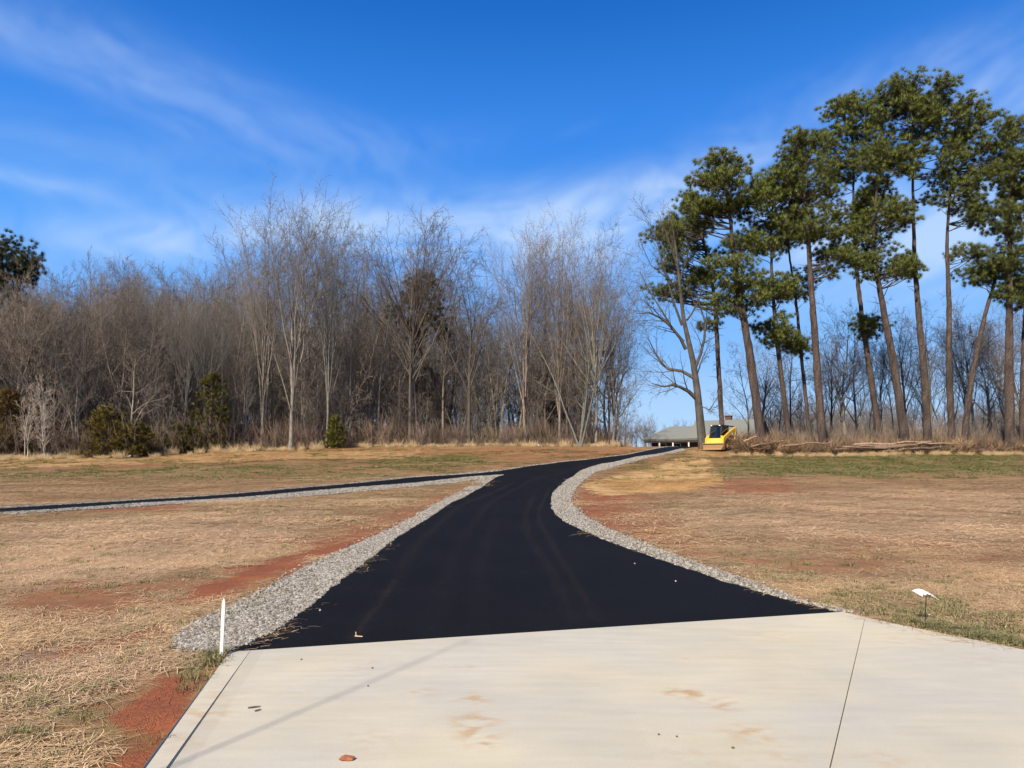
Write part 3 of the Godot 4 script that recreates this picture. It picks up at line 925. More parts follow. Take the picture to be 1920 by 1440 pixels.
	# tyre tracks of clay dust
	for tr in [[[[668, 1195], [690, 1160], [722, 1118], [752, 1070], [775, 1030], [820, 985], [880, 940], [960, 905]], 0.16, 0.5], [[[660, 1200], [684, 1165], [712, 1128], [742, 1085]], 0.07, 0.6], [[[800, 1190], [830, 1110], [850, 1050], [880, 990], [940, 930], [1010, 895]], 0.2, 0.4],
			[[[1080, 1170], [1040, 1080], [1000, 1020], [985, 975], [1000, 930]], 0.14, 0.42], [[[1120, 1165], [1070, 1075], [1030, 1010], [1010, 960], [1030, 915]], 0.1, 0.36], [[[905, 1170], [900, 1100], [905, 1040], [930, 970]], 0.22, 0.34], [[[950, 1190], [1100, 1150], [1250, 1140]], 0.3, 0.3], [[[1000, 900], [1100, 872], [1180, 857]], 0.3, 0.3]]:
		var line := trail(tr[0], 24)
		for q in line.size() - 1:
			var seg := line[q + 1] - line[q]
			var steps := maxi(1, int(seg.length() / 0.03))
			for s in steps:
				var c0 := line[q] + seg * (s / float(steps))
				for j in 7:
					var o: Vector2 = c0 + Vector2(rf(-1, 1), rf(-1, 1)) * float(tr[1]) * rf(0.2, 1.0)
					var uu: Vector2 = auv.call(o.x, o.y)
					var kk := int(uu.y * AH) * AW + int(uu.x * AW)
					dust[kk] = minf(1.0, dust[kk] + float(tr[2]) * rf(0.1, 0.5))
	var apx := PackedByteArray()
	apx.resize(AW * AH * 3)
	for k in AW * AH:
		var t := (0.75 + 0.5 * (an[k] / 255.0)) * (0.8 + 0.4 * an2[k] / 255.0)
		var q := dust[k] * 0.3
		var c := Color(lerpf(0.0115, 0.09, q) * t, lerpf(0.0112, 0.06, q) * t, lerpf(0.012, 0.036, q) * t).linear_to_srgb()
		apx[k * 3] = int(c.r * 255); apx[k * 3 + 1] = int(c.g * 255); apx[k * 3 + 2] = int(c.b * 255)
	var am := mat(Color(1, 1, 1), 0.72)
	am.metallic_specular = 0.22
	am.albedo_texture = grain_tile(512, 75, 0.22, 0.5, 1.0)
	am.uv1_scale = Vector3(1.1, 1.1, 1.1)
	am.heightmap_enabled = true; am.heightmap_texture = grain_tile(512, 76, 0.16, 0.0, 1.0); am.heightmap_scale = 0.8
	am.detail_enabled = true; am.detail_albedo = ImageTexture.create_from_image(Image.create_from_data(AW, AH, false, Image.FORMAT_RGB8, apx))
	am.detail_blend_mode = BaseMaterial3D.BLEND_MODE_MUL; am.detail_uv_layer = BaseMaterial3D.DETAIL_UV_2
	structure("driveway", drape(road, 0.016, 0.05, 1.0, am, auv), "fresh black asphalt driveway curving uphill with a side branch")

	# ---- concrete apron in three panels with recessed joints
	var CW := 1024
	var CH := 768
	var cuv := func(px_: float, pz: float) -> Vector2: return Vector2(clampf((px_ + 4.0) / 12.0, 0, 1), clampf((-pz + 0.5) / 9.0, 0, 1))
	var cn := noise_img(CW, CH, 81, 0.006, 4)
	var nb := FastNoiseLite.new()
	nb.seed = 82; nb.frequency = 0.05; nb.fractal_octaves = 3
	var cn3 := noise_img(CW, CH, 83, 0.03, 4)
	var rust := PackedFloat32Array()
	rust.resize(CW * CH)
	for sp in [[885, 1310, 0.1, 0.75], [890, 1350, 0.12, 0.9], [895, 1375, 0.1, 0.9], [905, 1395, 0.08, 0.7], [790, 1298, 0.09, 0.6], [870, 1250, 0.08, 0.35], [1270, 1298, 0.1, 0.7], [1290, 1301, 0.1, 0.7], [1340, 1315, 0.12, 0.55], [1360, 1325, 0.08, 0.5], [1290, 1232, 0.07, 0.5], [1400, 1370, 0.12, 0.4], [1420, 1380, 0.12, 0.4],
			[1660, 1424, 0.09, 0.55], [1470, 1420, 0.08, 0.3], [690, 1390, 0.2, 0.3], [400, 1300, 0.2, 0.4], [375, 1335, 0.12, 0.5], [340, 1390, 0.16, 0.35], [1700, 1200, 0.3, 0.22], [1850, 1240, 0.3, 0.22], [1450, 1190, 0.2, 0.25], [690, 1250, 0.3, 0.2], [600, 1300, 0.3, 0.15], [1330, 1420, 0.3, 0.2], [400, 1345, 0.1, 0.45]]:
		var c0 := g2(sp[0], sp[1])
		for iy in CH:
			var z := -((iy + 0.5) / CH * 9.0 - 0.5)
			if absf(z - c0.y) > sp[2] * 2.2: continue
			for ix in range(maxi(0, int((c0.x - sp[2] * 3.0 + 4.0) / 12.0 * CW)), mini(CW, int((c0.x + sp[2] * 3.0 + 4.0) / 12.0 * CW))):
				var xx := (ix + 0.5) / CW * 12.0 - 4.0
				var f: float = exp(-(pow((xx - c0.x) / (sp[2] * 1.2), 2) + pow((z - c0.y) / sp[2], 2)))
				var gr := clampf(0.35 + edge_noise.get_noise_2d(xx * 5.0, z * 8.0) * 1.7, 0, 1)
				rust[iy * CW + ix] = minf(1.0, rust[iy * CW + ix] + f * gr * sp[3])
	var cpx := PackedByteArray()
	cpx.resize(CW * CH * 3)
	var j0 := g2(465, 1226)
	var j1 := g2(315, 1440)
	var jd := (j1 - j0).normalized()
	for iy in CH:
		for ix in CW:
			var k := iy * CW + ix
			var a := cn[k] / 255.0
			var s := nb.get_noise_2d(ix * 0.25, iy * 1.6)
			var t := 0.90 + 0.16 * a + 0.06 * s + 0.05 * (cn3[k] / 255.0 - 0.5)
			var w := cn3[(k * 7 + 5000) % cn3.size()] / 255.0 * 0.2 + cn[(k + CW * 300) % cn.size()] / 255.0
			var xx := (ix + 0.5) / CW * 12.0 - 4.0
			var z := -((iy + 0.5) / CH * 9.0 - 0.5)
			var off := (Vector2(xx, z) - j0).cross(jd)
			var band := 1.0
			if off > 0.0 and off < 0.11: band = 0.93   # the smooth trowelled strip along the joint
			var r := lerpf(0.475, 0.61, w) * t * band
			var g := lerpf(0.47, 0.55, w) * t * band
			var bl := lerpf(0.445, 0.395, w) * t * band
			var q := minf(rust[k] * 0.9, 0.85)
			r = lerpf(r, 0.47, q); g = lerpf(g, 0.30, q); bl = lerpf(bl, 0.15, q)
			var c := Color(r, g, bl).linear_to_srgb()
			cpx[k * 3] = int(c.r * 255); cpx[k * 3 + 1] = int(c.g * 255); cpx[k * 3 + 2] = int(c.b * 255)
	var cm := mat(Color(1, 1, 1), 0.8)
	cm.metallic_specular = 0.3
	cm.albedo_texture = grain_tile(512, 85, 0.2, 0.86, 1.0)
	cm.uv1_scale = Vector3(0.7, 4.0, 1.0)   # broom finish runs across
	cm.heightmap_enabled = true; cm.heightmap_texture = grain_tile(512, 86, 0.22, 0.0, 1.0); cm.heightmap_scale = 0.16
	cm.detail_enabled = true; cm.detail_albedo = ImageTexture.create_from_image(Image.create_from_data(CW, CH, false, Image.FORMAT_RGB8, cpx))
	cm.detail_blend_mode = BaseMaterial3D.BLEND_MODE_MUL; cm.detail_uv_layer = BaseMaterial3D.DETAIL_UV_2
	var apron := Node3D.new()
	apron.name = "concrete_apron"
	add_child(apron, true)
	tag(apron, "pale concrete apron with sawn joints and rust stains", "concrete apron", "", "structure")
	var k0 := g2(1622, 1158)
	var k1 := g2(1557, 1440)
	var kd := (k1 - k0).normalized()
	var cutl := func(p0: Vector2, dir: Vector2, side: float, gap: float) -> PackedVector2Array:
		var nrm := Vector2(-dir.y, dir.x) * side
		var q0 := p0 + nrm * gap
		return PackedVector2Array([q0 - dir * 30.0, q0 + dir * 30.0, q0 + dir * 30.0 + nrm * 40.0, q0 - dir * 30.0 + nrm * 40.0])
	var cells := []
	var jn := 1.0 if Vector2(-jd.y, jd.x).x < 0 else -1.0   # side facing the field on the left
	var kn := 1.0 if Vector2(-kd.y, kd.x).x > 0 else -1.0
	cells.append(Geometry2D.intersect_polygons(slab, cutl.call(j0, jd, jn, 0.0016)))
	var midp: Array = Geometry2D.intersect_polygons(slab, cutl.call(j0, jd, -jn, 0.0016))
	cells.append(Geometry2D.intersect_polygons(midp[0], cutl.call(k0, kd, -kn, 0.0016)))
	cells.append(Geometry2D.intersect_polygons(midp[0], cutl.call(k0, kd, kn, 0.0016)))
	for cl in cells:
		for p in cl:
			part("panel", drape(p, 0.02, 0.12, 1.0, cm, cuv), apron)

	for jf in [[j0, jd], [k0, kd]]:
		var nrm := Vector2(-jf[1].y, jf[1].x) * 0.0035
		for js in Geometry2D.intersect_polygons(slab, PackedVector2Array([jf[0] - jf[1] * 5.0 - nrm, jf[0] + jf[1] * 20.0 - nrm, jf[0] + jf[1] * 20.0 + nrm, jf[0] - jf[1] * 5.0 + nrm])):
			part("joint_dirt", drape(js, 0.012, 0.0, 1.0, mat(lin(0.2, 0.15, 0.105), 0.95), cuv), apron)

	# ---- gravel beds below the loose stones
	var bed := mat(lin(0.17, 0.16, 0.15), 0.95)
	bed.albedo_texture = grain_tile(512, 91, 0.09, 0.25, 1.0)
	bed.heightmap_enabled = true; bed.heightmap_texture = bed.albedo_texture; bed.heightmap_scale = 3.0
	bed.uv1_scale = Vector3(1.3, 1.3, 1.3)
	var plain_uv := func(a: float, c: float) -> Vector2: return Vector2(a, c)
	var gi := 0
	for gpoly in [gravel_left, gravel_right, gravel_side, gravel_far]:
		if gi == 0:
			gi = 1
			continue
		structure("gravel_bed" if gi == 1 else "gravel_bed_%03d" % (gi - 1), drape(gpoly, 0.006, 0.0, 1.0, bed, plain_uv), ["", "grey crushed stone bed along the inner bend of the driveway", "grey crushed stone bed below the side branch", "thin crushed stone bed along the upper edge of the asphalt"][gi])
		gi += 1

func inside(x: float, z: float) -> bool:
	var p := Vector2(x, z)
	return Geometry2D.is_point_in_polygon(p, road) or Geometry2D.is_point_in_polygon(p, slab)

func make_kinds() -> void:
	kinds.vase = [bare_kind(0, 101), bare_kind(0, 102), bare_kind(0, 103)]
	kinds.pole = [bare_kind(1, 111), bare_kind(1, 112), bare_kind(1, 113)]
	kinds.multi = [bare_kind(2, 121), bare_kind(2, 122)]
	kinds.sapling = [bare_kind(3, 131), bare_kind(3, 132), bare_kind(3, 133), bare_kind(3, 134)]
	kinds.dome = [bare_kind(5, 151), bare_kind(5, 152)]
	kinds.sheaf = [bare_kind(6, 161), bare_kind(6, 162)]
	kinds.crooked = [bare_kind(4, 141), bare_kind(4, 142)]

# ---------------------------------------------------------------- house behind the crest
func build_house() -> void:
	rng.seed = 41
	var L := at(1202, 823.5, 98.0)
	var R := at(1480, 816, 89.0)
	var along := Vector3(R.x - L.x, 0, R.z - L.z).normalized()
	var base := Vector3(L.x, L.y - 2.75, L.z)
	var turn := atan2(-along.z, along.x)
	var o := root_of("ranch_house", base, "long low brick house with grey shingle roof and white porch posts", "house", "", turn)
	var brick := mat(Color(1, 1, 1), 0.9)
	brick.albedo_color = lin(0.16, 0.085, 0.06)
	brick.albedo_texture = grain_tile(256, 95, 0.2, 0.6, 1.0)
	brick.uv1_triplanar = true
	var roofm := mat(lin(0.235, 0.25, 0.23), 0.92)
	roofm.albedo_texture = grain_tile(512, 96, 0.15, 0.7, 1.0)
	roofm.uv1_triplanar = true; roofm.uv1_scale = Vector3(0.8, 0.8, 0.8)
	var white := mat(lin(0.7, 0.7, 0.68), 0.6)
	var darkm := mat(lin(0.03, 0.035, 0.04), 0.15)
	var trim := mat(lin(0.10, 0.105, 0.10), 0.6)
	# local: x along the front, +z towards the drive, origin under the left front eave corner
	var w := Buf.new()
	w.box(Vector3(0.7, -1.5, -8.2), Vector3(6.2, 2.62, -2.2))
	w.box(Vector3(6.2, -1.5, -9.2), Vector3(14.2, 2.62, -1.7))
	part("wall", w.mesh(brick), o)
	var fl := Buf.new()
	fl.box(Vector3(0.5, -1.5, -2.2), Vector3(6.2, 0.1, -0.3))
	fl.box(Vector3(6.2, -1.5, -1.7), Vector3(14.2, 0.1, 0.2))
	part("porch_floor", fl.mesh(mat(lin(0.3, 0.29, 0.27), 0.9)), o)
	# roofs: wing with a hipped end, main with a gable step
	var rb := Buf.new()
	var E := 2.72
	rb.quad(Vector3(0, E, 0), Vector3(2.6, 4.55, -4.4), Vector3(6.6, 4.55, -4.4), Vector3(6.6, E, 0))
	rb.quad(Vector3(6.6, E, -8.8), Vector3(6.6, 4.55, -4.4), Vector3(2.6, 4.55, -4.4), Vector3(0, E, -8.8))
	rb.tri(Vector3(0, E, -8.8), Vector3(2.6, 4.55, -4.4), Vector3(0, E, 0))
	part("wing_roof", rb.mesh(roofm), o)
	rb = Buf.new()
	rb.quad(Vector3(6.1, E + 0.02, 0.5), Vector3(6.1, 5.25, -4.6), Vector3(15.0, 5.25, -4.6), Vector3(15.0, E + 0.02, 0.5))
	rb.quad(Vector3(15.0, E + 0.02, -9.7), Vector3(15.0, 5.25, -4.6), Vector3(6.1, 5.25, -4.6), Vector3(6.1, E + 0.02, -9.7))
	part("main_roof", rb.mesh(roofm), o)
	for gx in [6.25, 14.6]:
		var gb := Buf.new()
		gb.tri(Vector3(gx, 2.6, 0.2), Vector3(gx, 5.15, -4.6), Vector3(gx, 2.6, -9.4), Vector3(-1 if gx < 10 else 1, 0, 0))
		part("gable", gb.mesh(roofm), o)
	var fs := Buf.new()
	fs.box(Vector3(0.02, E - 0.2, -0.06), Vector3(6.1, E - 0.02, 0.0))
	part("fascia", fs.mesh(trim), o)
	fs = Buf.new()
	fs.box(Vector3(6.1, E - 0.2, 0.4), Vector3(15.0, E, 0.48))
	part("fascia", fs.mesh(trim), o)
	fs = Buf.new()
	fs.box(Vector3(0.3, E - 0.3, -2.2), Vector3(6.1, E - 0.2, -0.06))
	fs.box(Vector3(6.1, E - 0.3, -1.7), Vector3(15.0, E - 0.2, 0.4))
	part("porch_ceiling", fs.mesh(trim), o)
	var bm := Buf.new()
	bm.box(Vector3(0.5, E - 0.45, -0.42), Vector3(6.1, E - 0.3, -0.26))
	bm.box(Vector3(6.2, E - 0.45, 0.04), Vector3(14.6, E - 0.3, 0.2))
	part("porch_beam", bm.mesh(white), o)
	for px in [0.75, 2.4, 4.2, 6.4, 8.0, 9.6, 11.8, 14.2]:
		var pb := Buf.new()
		var zz := -0.34 if px < 6 else 0.12
		pb.box(Vector3(px - 0.08, 0.1, zz - 0.08), Vector3(px + 0.08, E - 0.45, zz + 0.08))
		pb.box(Vector3(px - 0.13, 0.1, zz - 0.13), Vector3(px + 0.13, 0.3, zz + 0.13))
		part("post", pb.mesh(white), o)
	for wx in [1.6, 3.6, 7.2, 11.2]:
		var zf := -2.2 if wx < 6 else -1.7
		var fr := Buf.new()
		fr.box(Vector3(wx, 0.95, zf), Vector3(wx + 1.1, 2.2, zf + 0.06))
		var wn := part("window", fr.mesh(white), o)
		for c in 2:
			var pn := Buf.new()
			pn.box(Vector3(wx + 0.08, 1.03 + c * 0.57, zf + 0.03), Vector3(wx + 1.02, 1.55 + c * 0.57, zf + 0.064))
			part("pane", pn.mesh(darkm), wn)
	var db := Buf.new()
	db.box(Vector3(9.0, 0.1, -1.7), Vector3(9.95, 2.2, -1.63))
	part("door", db.mesh(white), o)
	var ch := Buf.new()
	ch.box(Vector3(9.9, 3.5, -5.6), Vector3(10.7, 5.75, -4.9))
	ch.box(Vector3(9.82, 5.75, -5.68), Vector3(10.78, 5.85, -4.82))
	part("chimney", ch.mesh(brick), o)

# ---------------------------------------------------------------- pines
func plant_pines() -> void:
	rng.seed = 51
	pine([[1355, 822], [1347, 680], [1337, 540], [1318, 450], [1302, 380]], 66, 0.27, [[1292, 408, 40, 26, 12], [1248, 432, 26, 18, 7], [1298, 480, 48, 34, 15], [1262, 530, 42, 20, 10], [1330, 592, 16, 8, 2]], "straight pine behind the yellow loader with its crown leaning over a bare tree", 1.0)
	pine([[1430, 825], [1405, 660], [1384, 540], [1370, 420], [1358, 300]], 60, 0.42, [[1350, 305, 38, 24, 15], [1345, 350, 56, 38, 24], [1318, 388, 32, 25, 9], [1370, 500, 46, 28, 13], [1388, 550, 44, 24, 11], [1400, 440, 30, 16, 6]], "stout vine-wrapped pine beside the loader with a round isolated top", 1.0)
	pine([[1482, 825], [1462, 680], [1450, 560], [1446, 450], [1450, 340]], 62, 0.26, [[1450, 332, 42, 20, 13], [1450, 375, 52, 34, 22], [1438, 430, 36, 34, 14], [1448, 530, 38, 18, 9], [1452, 600, 26, 24, 7], [1468, 625, 22, 12, 4]], "slim pine with a bushy yellow-green head and clumps low on its stem", 1.15)
	pine([[1520, 825], [1506, 700], [1492, 560], [1478, 460], [1480, 400]], 64, 0.2, [[1498, 410, 30, 34, 10], [1486, 520, 28, 26, 8], [1500, 636, 22, 11, 4]], "thinnest pine of the row with sparse tufts down its stem", 1.05)
	pine([[1543, 825], [1530, 660], [1520, 520], [1512, 400], [1500, 260]], 59, 0.37, [[1496, 262, 28, 26, 10], [1520, 320, 46, 46, 18], [1518, 410, 38, 28, 10], [1556, 478, 38, 22, 8]], "reddish-barked pine with a ragged dark crown left of the tallest group", 0.95)
	pine([[1652, 827], [1630, 690], [1612, 560], [1602, 440], [1598, 200]], 65, 0.33, [[1600, 205, 50, 34, 22], [1588, 275, 62, 48, 28], [1598, 360, 56, 42, 22], [1610, 440, 46, 38, 16], [1632, 595, 24, 20, 7]], "leaning pine with a broad yellow-green crown and a low tuft on the stem", 1.1)
	pine([[1700, 827], [1675, 680], [1655, 570], [1638, 450], [1655, 250]], 60, 0.4, [[1660, 290, 36, 48, 14], [1652, 400, 42, 38, 14], [1662, 485, 42, 32, 12], [1686, 492, 26, 18, 5]], "heavy slanting pine with foliage hanging low above its bent trunk", 0.95)
	pine([[1740, 827], [1732, 690], [1720, 560], [1713, 420], [1710, 170]], 60, 0.38, [[1715, 162, 56, 24, 20], [1700, 212, 50, 36, 17], [1742, 280, 40, 46, 10], [1688, 295, 30, 36, 8], [1692, 385, 28, 9, 3]], "tallest pine, with an open flat-topped crown on a long clear trunk", 1.0)
	pine([[1784, 827], [1780, 690], [1779, 560], [1777, 420], [1800, 190]], 61, 0.34, [[1798, 212, 64, 42, 24], [1822, 285, 46, 46, 18], [1790, 350, 46, 36, 12], [1830, 394, 28, 10, 5], [1812, 465, 26, 12, 4]], "bolt-upright pine with a fan-shaped crown beside the tallest one", 1.0)
	pine([[1803, 827], [1822, 710], [1845, 600], [1868, 520], [1885, 470]], 60, 0.3, [[1846, 498, 34, 17, 10]], "short broken pine leaning right with a single tuft of needles", 1.0)
	pine([[1892, 830], [1892, 690], [1893, 560], [1894, 420], [1896, 220]], 58, 0.42, [[1897, 232, 13, 26, 7], [1903, 310, 36, 46, 17], [1893, 400, 32, 38, 11], [1890, 470, 28, 24, 8], [1905, 535, 24, 38, 8]], "ivy-clad pine with a narrow dark crown at the end of the row", 0.85)
	pine([[1917, 830], [1920, 690], [1925, 560], [1930, 420], [1938, 240]], 60, 0.36, [[1940, 330, 38, 80, 18], [1935, 520, 26, 60, 8]], "dark pine standing just past the ivy-clad one", 0.85)

# ---------------------------------------------------------------- bare woods
func skyline(px: float) -> float:
	var s := [[-200, 520], [0, 520], [100, 535], [220, 492], [300, 512], [400, 500], [460, 470], [500, 410], [550, 365], [610, 390], [655, 450], [690, 440], [760, 398], [830, 435], [880, 500], [925, 525], [990, 435], [1050, 402], [1120, 432], [1170, 480], [1205, 560], [1240, 700]]
	for k in s.size() - 1:
		if px <= s[k + 1][0]: return lerpf(s[k][1], s[k + 1][1], clampf((px - s[k][0]) / (s[k + 1][0] - s[k][0]), 0, 1))
	return 700.0

func wood_edge(px: float) -> float:
	# distance of the foot of the woods along a column
	return lerpf(52.0, 71.0, smoothstep(-100.0, 1000.0, px))

func foot(px: float, d: float) -> Vector3:
	var r := ray(px, 850)
	return on_ground(r.x * d, -d)

func stand(called: String, kind: String, px: float, row: float, d: float, wide: float, tint: int, label: String, group := "") -> void:
	var f := foot(px, d)
	var tall := (at(px, row, d).y - f.y) * (1.06 if row < 500.0 or (px < 440.0 and row < 600.0) else 1.0)
	bare_tree(called, kind, f, tall, wide, M.tints[tint], label, group)

func plant_woods() -> void:
	rng.seed = 61
	# trees that stand out
	stand("bare_tree", "sheaf", 545, 352, 62, 1.0, 0, "tallest bare tree of the woods, a tangle of upright leaders")
	stand("bare_tree", "sheaf", 612, 388, 64, 0.75, 3, "bare upright tree beside the tallest many-stemmed one")
	stand("bare_tree", "sheaf", 488, 415, 63, 0.8, 0, "bare narrow tree on the lower side of the tallest many-stemmed one")
	stand("bare_tree", "pole", 655, 430, 68, 0.5, 0, "very narrow bare tree in the gap between the two biggest crowns")
	stand("bare_tree", "dome", 768, 392, 69, 0.95, 1, "big bare tree with a dense domed crown above a dark pine")
	stand("bare_tree", "sheaf", 985, 432, 71, 0.75, 2, "slender bare tree with upright purple twigs near the drive")
	stand("bare_tree", "sheaf", 1048, 398, 73, 0.8, 2, "bare tree with a pointed top, highest next to the drive gap")
	stand("bare_tree", "dome", 1118, 428, 70, 0.85, 0, "bare tree with a broad rounded fan of twigs at the wood's end")
	stand("bare_tree", "multi", 1085, 470, 69, 0.8, 3, "many-stemmed bare tree below the rounded fan at the wood's end")
	stand("bare_tree", "vase", 880, 490, 70, 0.7, 1, "lower bare tree in the dip between domed crown and drive")
	stand("bare_tree", "multi", 935, 505, 72, 0.6, 0, "lower many-stemmed bare tree at the dip before the drive")
	stand("bare_tree", "dome", 215, 488, 66, 0.8, 2, "round-topped bare tree rising slightly above the low woods")
	stand("bare_tree", "sapling", 84, 690, 51.5, 0.7, 4, "pale-stemmed sapling at the field edge, white in the sun")
	stand("bare_tree", "sapling", 50, 720, 51.5, 0.7, 4, "crooked pale sapling beside the white-stemmed one")
	stand("bare_tree", "crooked", 240, 620, 55, 0.9, 2, "low forked bare tree rising behind the largest cedar bush")
	stand("bare_tree", "sapling", 1166, 690, 69, 0.8, 1, "thin leafy-twigged sapling, last of the woods by the drive")
	for q in [[-10, 505, 55.0, "multi"], [28, 500, 54.0, "vase"], [60, 512, 55.5, "multi"], [92, 515, 55.0, "vase"], [150, 505, 56.0, "multi"]]:
		stand("bare_tree", q[3], q[0], q[1], q[2], 0.85, rng.randi() % 3, {"multi": "leggy many-stemmed bare tree before the dark evergreen crown", "vase": "wide-crowned bare tree before the dark evergreen crown"}[q[3]], {"multi": "leggy trees before the evergreen crown", "vase": "wide trees before the evergreen crown"}[q[3]])
	# the body of the woods
	var g := "bare trees of the woods behind the field"
	var n := 0
	for row in [[1.5, 42.0, 0.16], [6.0, 40.0, 0.08], [11.0, 44.0, 0.05], [17.0, 46.0, 0.02], [25.0, 52.0, 0.0]]:
		var px := -90.0 + rf(0, 30)
		while px < 1160.0:
			var d: float = wood_edge(px) + row[0] + rf(-1.5, 2.5)
			var r: float = skyline(px) + 2.0 + (850.0 - skyline(px)) * ((rf(-0.04, 0.07) if px < 440.0 else rf(0.05, 0.26)) + row[2] * rf(0.0, 1.5))
			var kd: String = ["pole", "multi", "pole", "crooked", "pole", "dome", "pole", "multi"][rng.randi() % 8]
			if px < 440.0 and kd == "pole" and rng.randf() < 0.6: kd = "dome"
			var wd := rf(0.55, 0.85)
			var word: String = {"dome": "dome-crowned bare tree", "sheaf": "upright brushy bare tree", "pole": "slender straight bare tree", "multi": "many-stemmed bare tree", "vase": "spreading bare tree", "crooked": "crooked low-branched bare tree"}[kd]
			var zone: String = "above the russet bush" if px < 110 else ("behind the largest cedar bush" if px < 310 else ("behind the pointed cedar" if px < 470 else ("around the tallest bare tree" if px < 680 else ("around the domed bare tree" if px < 860 else ("in the dip before the drive" if px < 960 else "at the wood's end")))))
			var rank: String = {1.5: "at the front", 6.0: "in the second rank", 11.0: "in the third rank", 17.0: "deep in the woods", 25.0: "at the back of the woods"}[row[0]]
			stand("bare_tree", kd, px, r, d, wd, rng.randi() % 4, "%s %s %s" % [word, rank, zone], "%s of the woods %s %s" % [word, rank, zone])
			px += rf(0.7, 1.3) * float(row[1]) * (0.68 if px < 440.0 else 1.0)
			n += 1
	# undergrowth saplings along the edge
	for k in 130:
		var px := rf(-80, 1135)
		var d := wood_edge(px) + rf(0.2, 14.0)
		var zone: String = "beside the russet bush" if px < 110 else ("around the largest cedar bush" if px < 310 else ("around the pointed cedar" if px < 470 else ("between the pointed and the bright young cedar" if px < 600 else ("beside the bright young cedar" if px < 700 else ("under the domed bare tree" if px < 860 else ("below the dip before the drive" if px < 960 else "by the drive"))))))
		stand("sapling", "sapling", px, rf(600, 770), d, rf(0.7, 1.2), [0, 1, 2, 3][rng.randi() % 4], "twiggy bare sapling at the wood edge " + zone, "saplings at the wood edge " + zone)
	# dense far interior, read as one mass
	var xf := []
	for k in 90:
		var px := rf(-260, 900)
		var d := wood_edge(px) + rf(30.0, 75.0)
		var f := foot(px, d)
		var top_row := skyline(px) + rf(60, 170)
		var tall := clampf(at(px, top_row, d).y - f.y, 7.0, 30.0)
		var t: Dictionary = kinds.multi[0]
		var s: float = tall / t.h
		xf.append(Transform3D(Basis(Vector3.UP, rf(0, TAU)).scaled(Vector3(s * 1.1, s, s * 1.1)), f))
	var mm_w := scatter("distant_woods", kinds.multi[0].twig, xf, PackedColorArray(), "depth of bare woods beyond the front trees, one brown mass", "woods")
	mm_w.material_override = M.tints[0]
	var mm_t := scatter("trunks", kinds.multi[0].wood, xf, PackedColorArray(), "", "", mm_w)
	mm_t.material_override = M.tints[0]
	# right-hand side, behind the pines: thinner, sky between
	g = "bare trees behind the pines"
	stand("bare_tree", "crooked", 1592, 545, 70, 0.75, 0, "bare tree with reaching crooked limbs, largest of those behind the pines")
	for q in [[1400, 640, 74, "crooked"], [1460, 660, 76, "multi"], [1560, 600, 78, "vase"], [1625, 620, 75, "multi"], [1680, 640, 77, "pole"], [1750, 560, 73, "crooked"], [1830, 545, 76, "vase"], [1862, 600, 72, "pole"], [1900, 580, 78, "multi"], [1950, 560, 75, "vase"], [1510, 690, 72, "sapling"], [1715, 690, 71, "sapling"], [1650, 700, 70, "sapling"], [1840, 700, 69, "sapling"], [1875, 680, 68, "sapling"], [1445, 700, 70, "sapling"], [1425, 600, 79, "vase"], [1490, 590, 80, "crooked"], [1535, 640, 74, "multi"], [1580, 620, 84, "dome"], [1610, 560, 80, "crooked"], [1655, 600, 82, "dome"], [1700, 570, 81, "vase"], [1735, 620, 85, "dome"], [1775, 590, 79, "multi"], [1815, 560, 83, "dome"], [1850, 540, 80, "crooked"], [1885, 570, 84, "dome"], [1930, 540, 82, "vase"], [1970, 560, 80, "dome"]]:
		stand("bare_tree", q[3], q[0], q[1], q[2], 0.75, rng.randi() % 4, {"dome": "dome-crowned bare tree against the sky behind the pines", "crooked": "crooked bare tree against the sky behind the pines", "multi": "many-stemmed bare tree against the sky behind the pines", "vase": "fan-crowned bare tree against the sky behind the pines", "pole": "slender bare tree against the sky behind the pines", "sapling": "thin bare sapling among the pine trunks"}[q[3]], g + ", " + q[3])
	xf = []
	for k in 120:
		var px := rf(1385, 2150)
		var d := rf(105.0, 170.0)
		var f := foot(px, d)
		var t: Dictionary = kinds.vase[0]
		var s: float = (at(px, rf(735, 790), d).y - f.y) / t.h
		xf.append(Transform3D(Basis(Vector3.UP, rf(0, TAU)).scaled(Vector3(s * 1.1, s, s * 1.1)), f))
	for q in [[1196, 776], [1206, 770], [1214, 774], [1222, 778], [1186, 790], [1262, 788], [1276, 783], [1290, 783], [1304, 782], [1318, 784], [1250, 792], [1170, 770], [1160, 760]]:
		var d := 185.0
		var f := foot(q[0], d)
		var s: float = (at(q[0], q[1], d).y - f.y) / float(kinds.vase[0].h)
		xf.append(Transform3D(Basis(Vector3.UP, rf(0, TAU)).scaled(Vector3(s * 0.8, s, s * 0.8)), f))
	mm_w = scatter("distant_woods", kinds.vase[0].twig, xf, PackedColorArray(), "grey far-off line of bare woods low behind house and pines", "woods")
	mm_w.material_override = M.tints[0]
	mm_t = scatter("trunks", kinds.vase[0].wood, xf, PackedColorArray(), "", "", mm_w)
	mm_t.material_override = M.tints[0]
	# the big bare tree over the drive
	big_tree()
	# evergreens in the woods
	var ol := Color(0.115, 0.1, 0.02)
	evergreen("cedar_bush", foot(200, 54.6), 3.6, 2.3, 0.35, M.sprig, ol, 480, "largest olive-green cedar bush at the edge of the field", "")
	evergreen("cedar_bush", foot(252, 54.8), 2.4, 1.4, 0.3, M.sprig, ol, 240, "small olive cedar bush leaning against the largest one", "")
	evergreen("cedar_tree", foot(392, 59.5), 6.2, 2.2, 0.4, M.sprig, Color(0.095, 0.1, 0.02), 420, "pointed green cedar standing behind thin saplings", "")
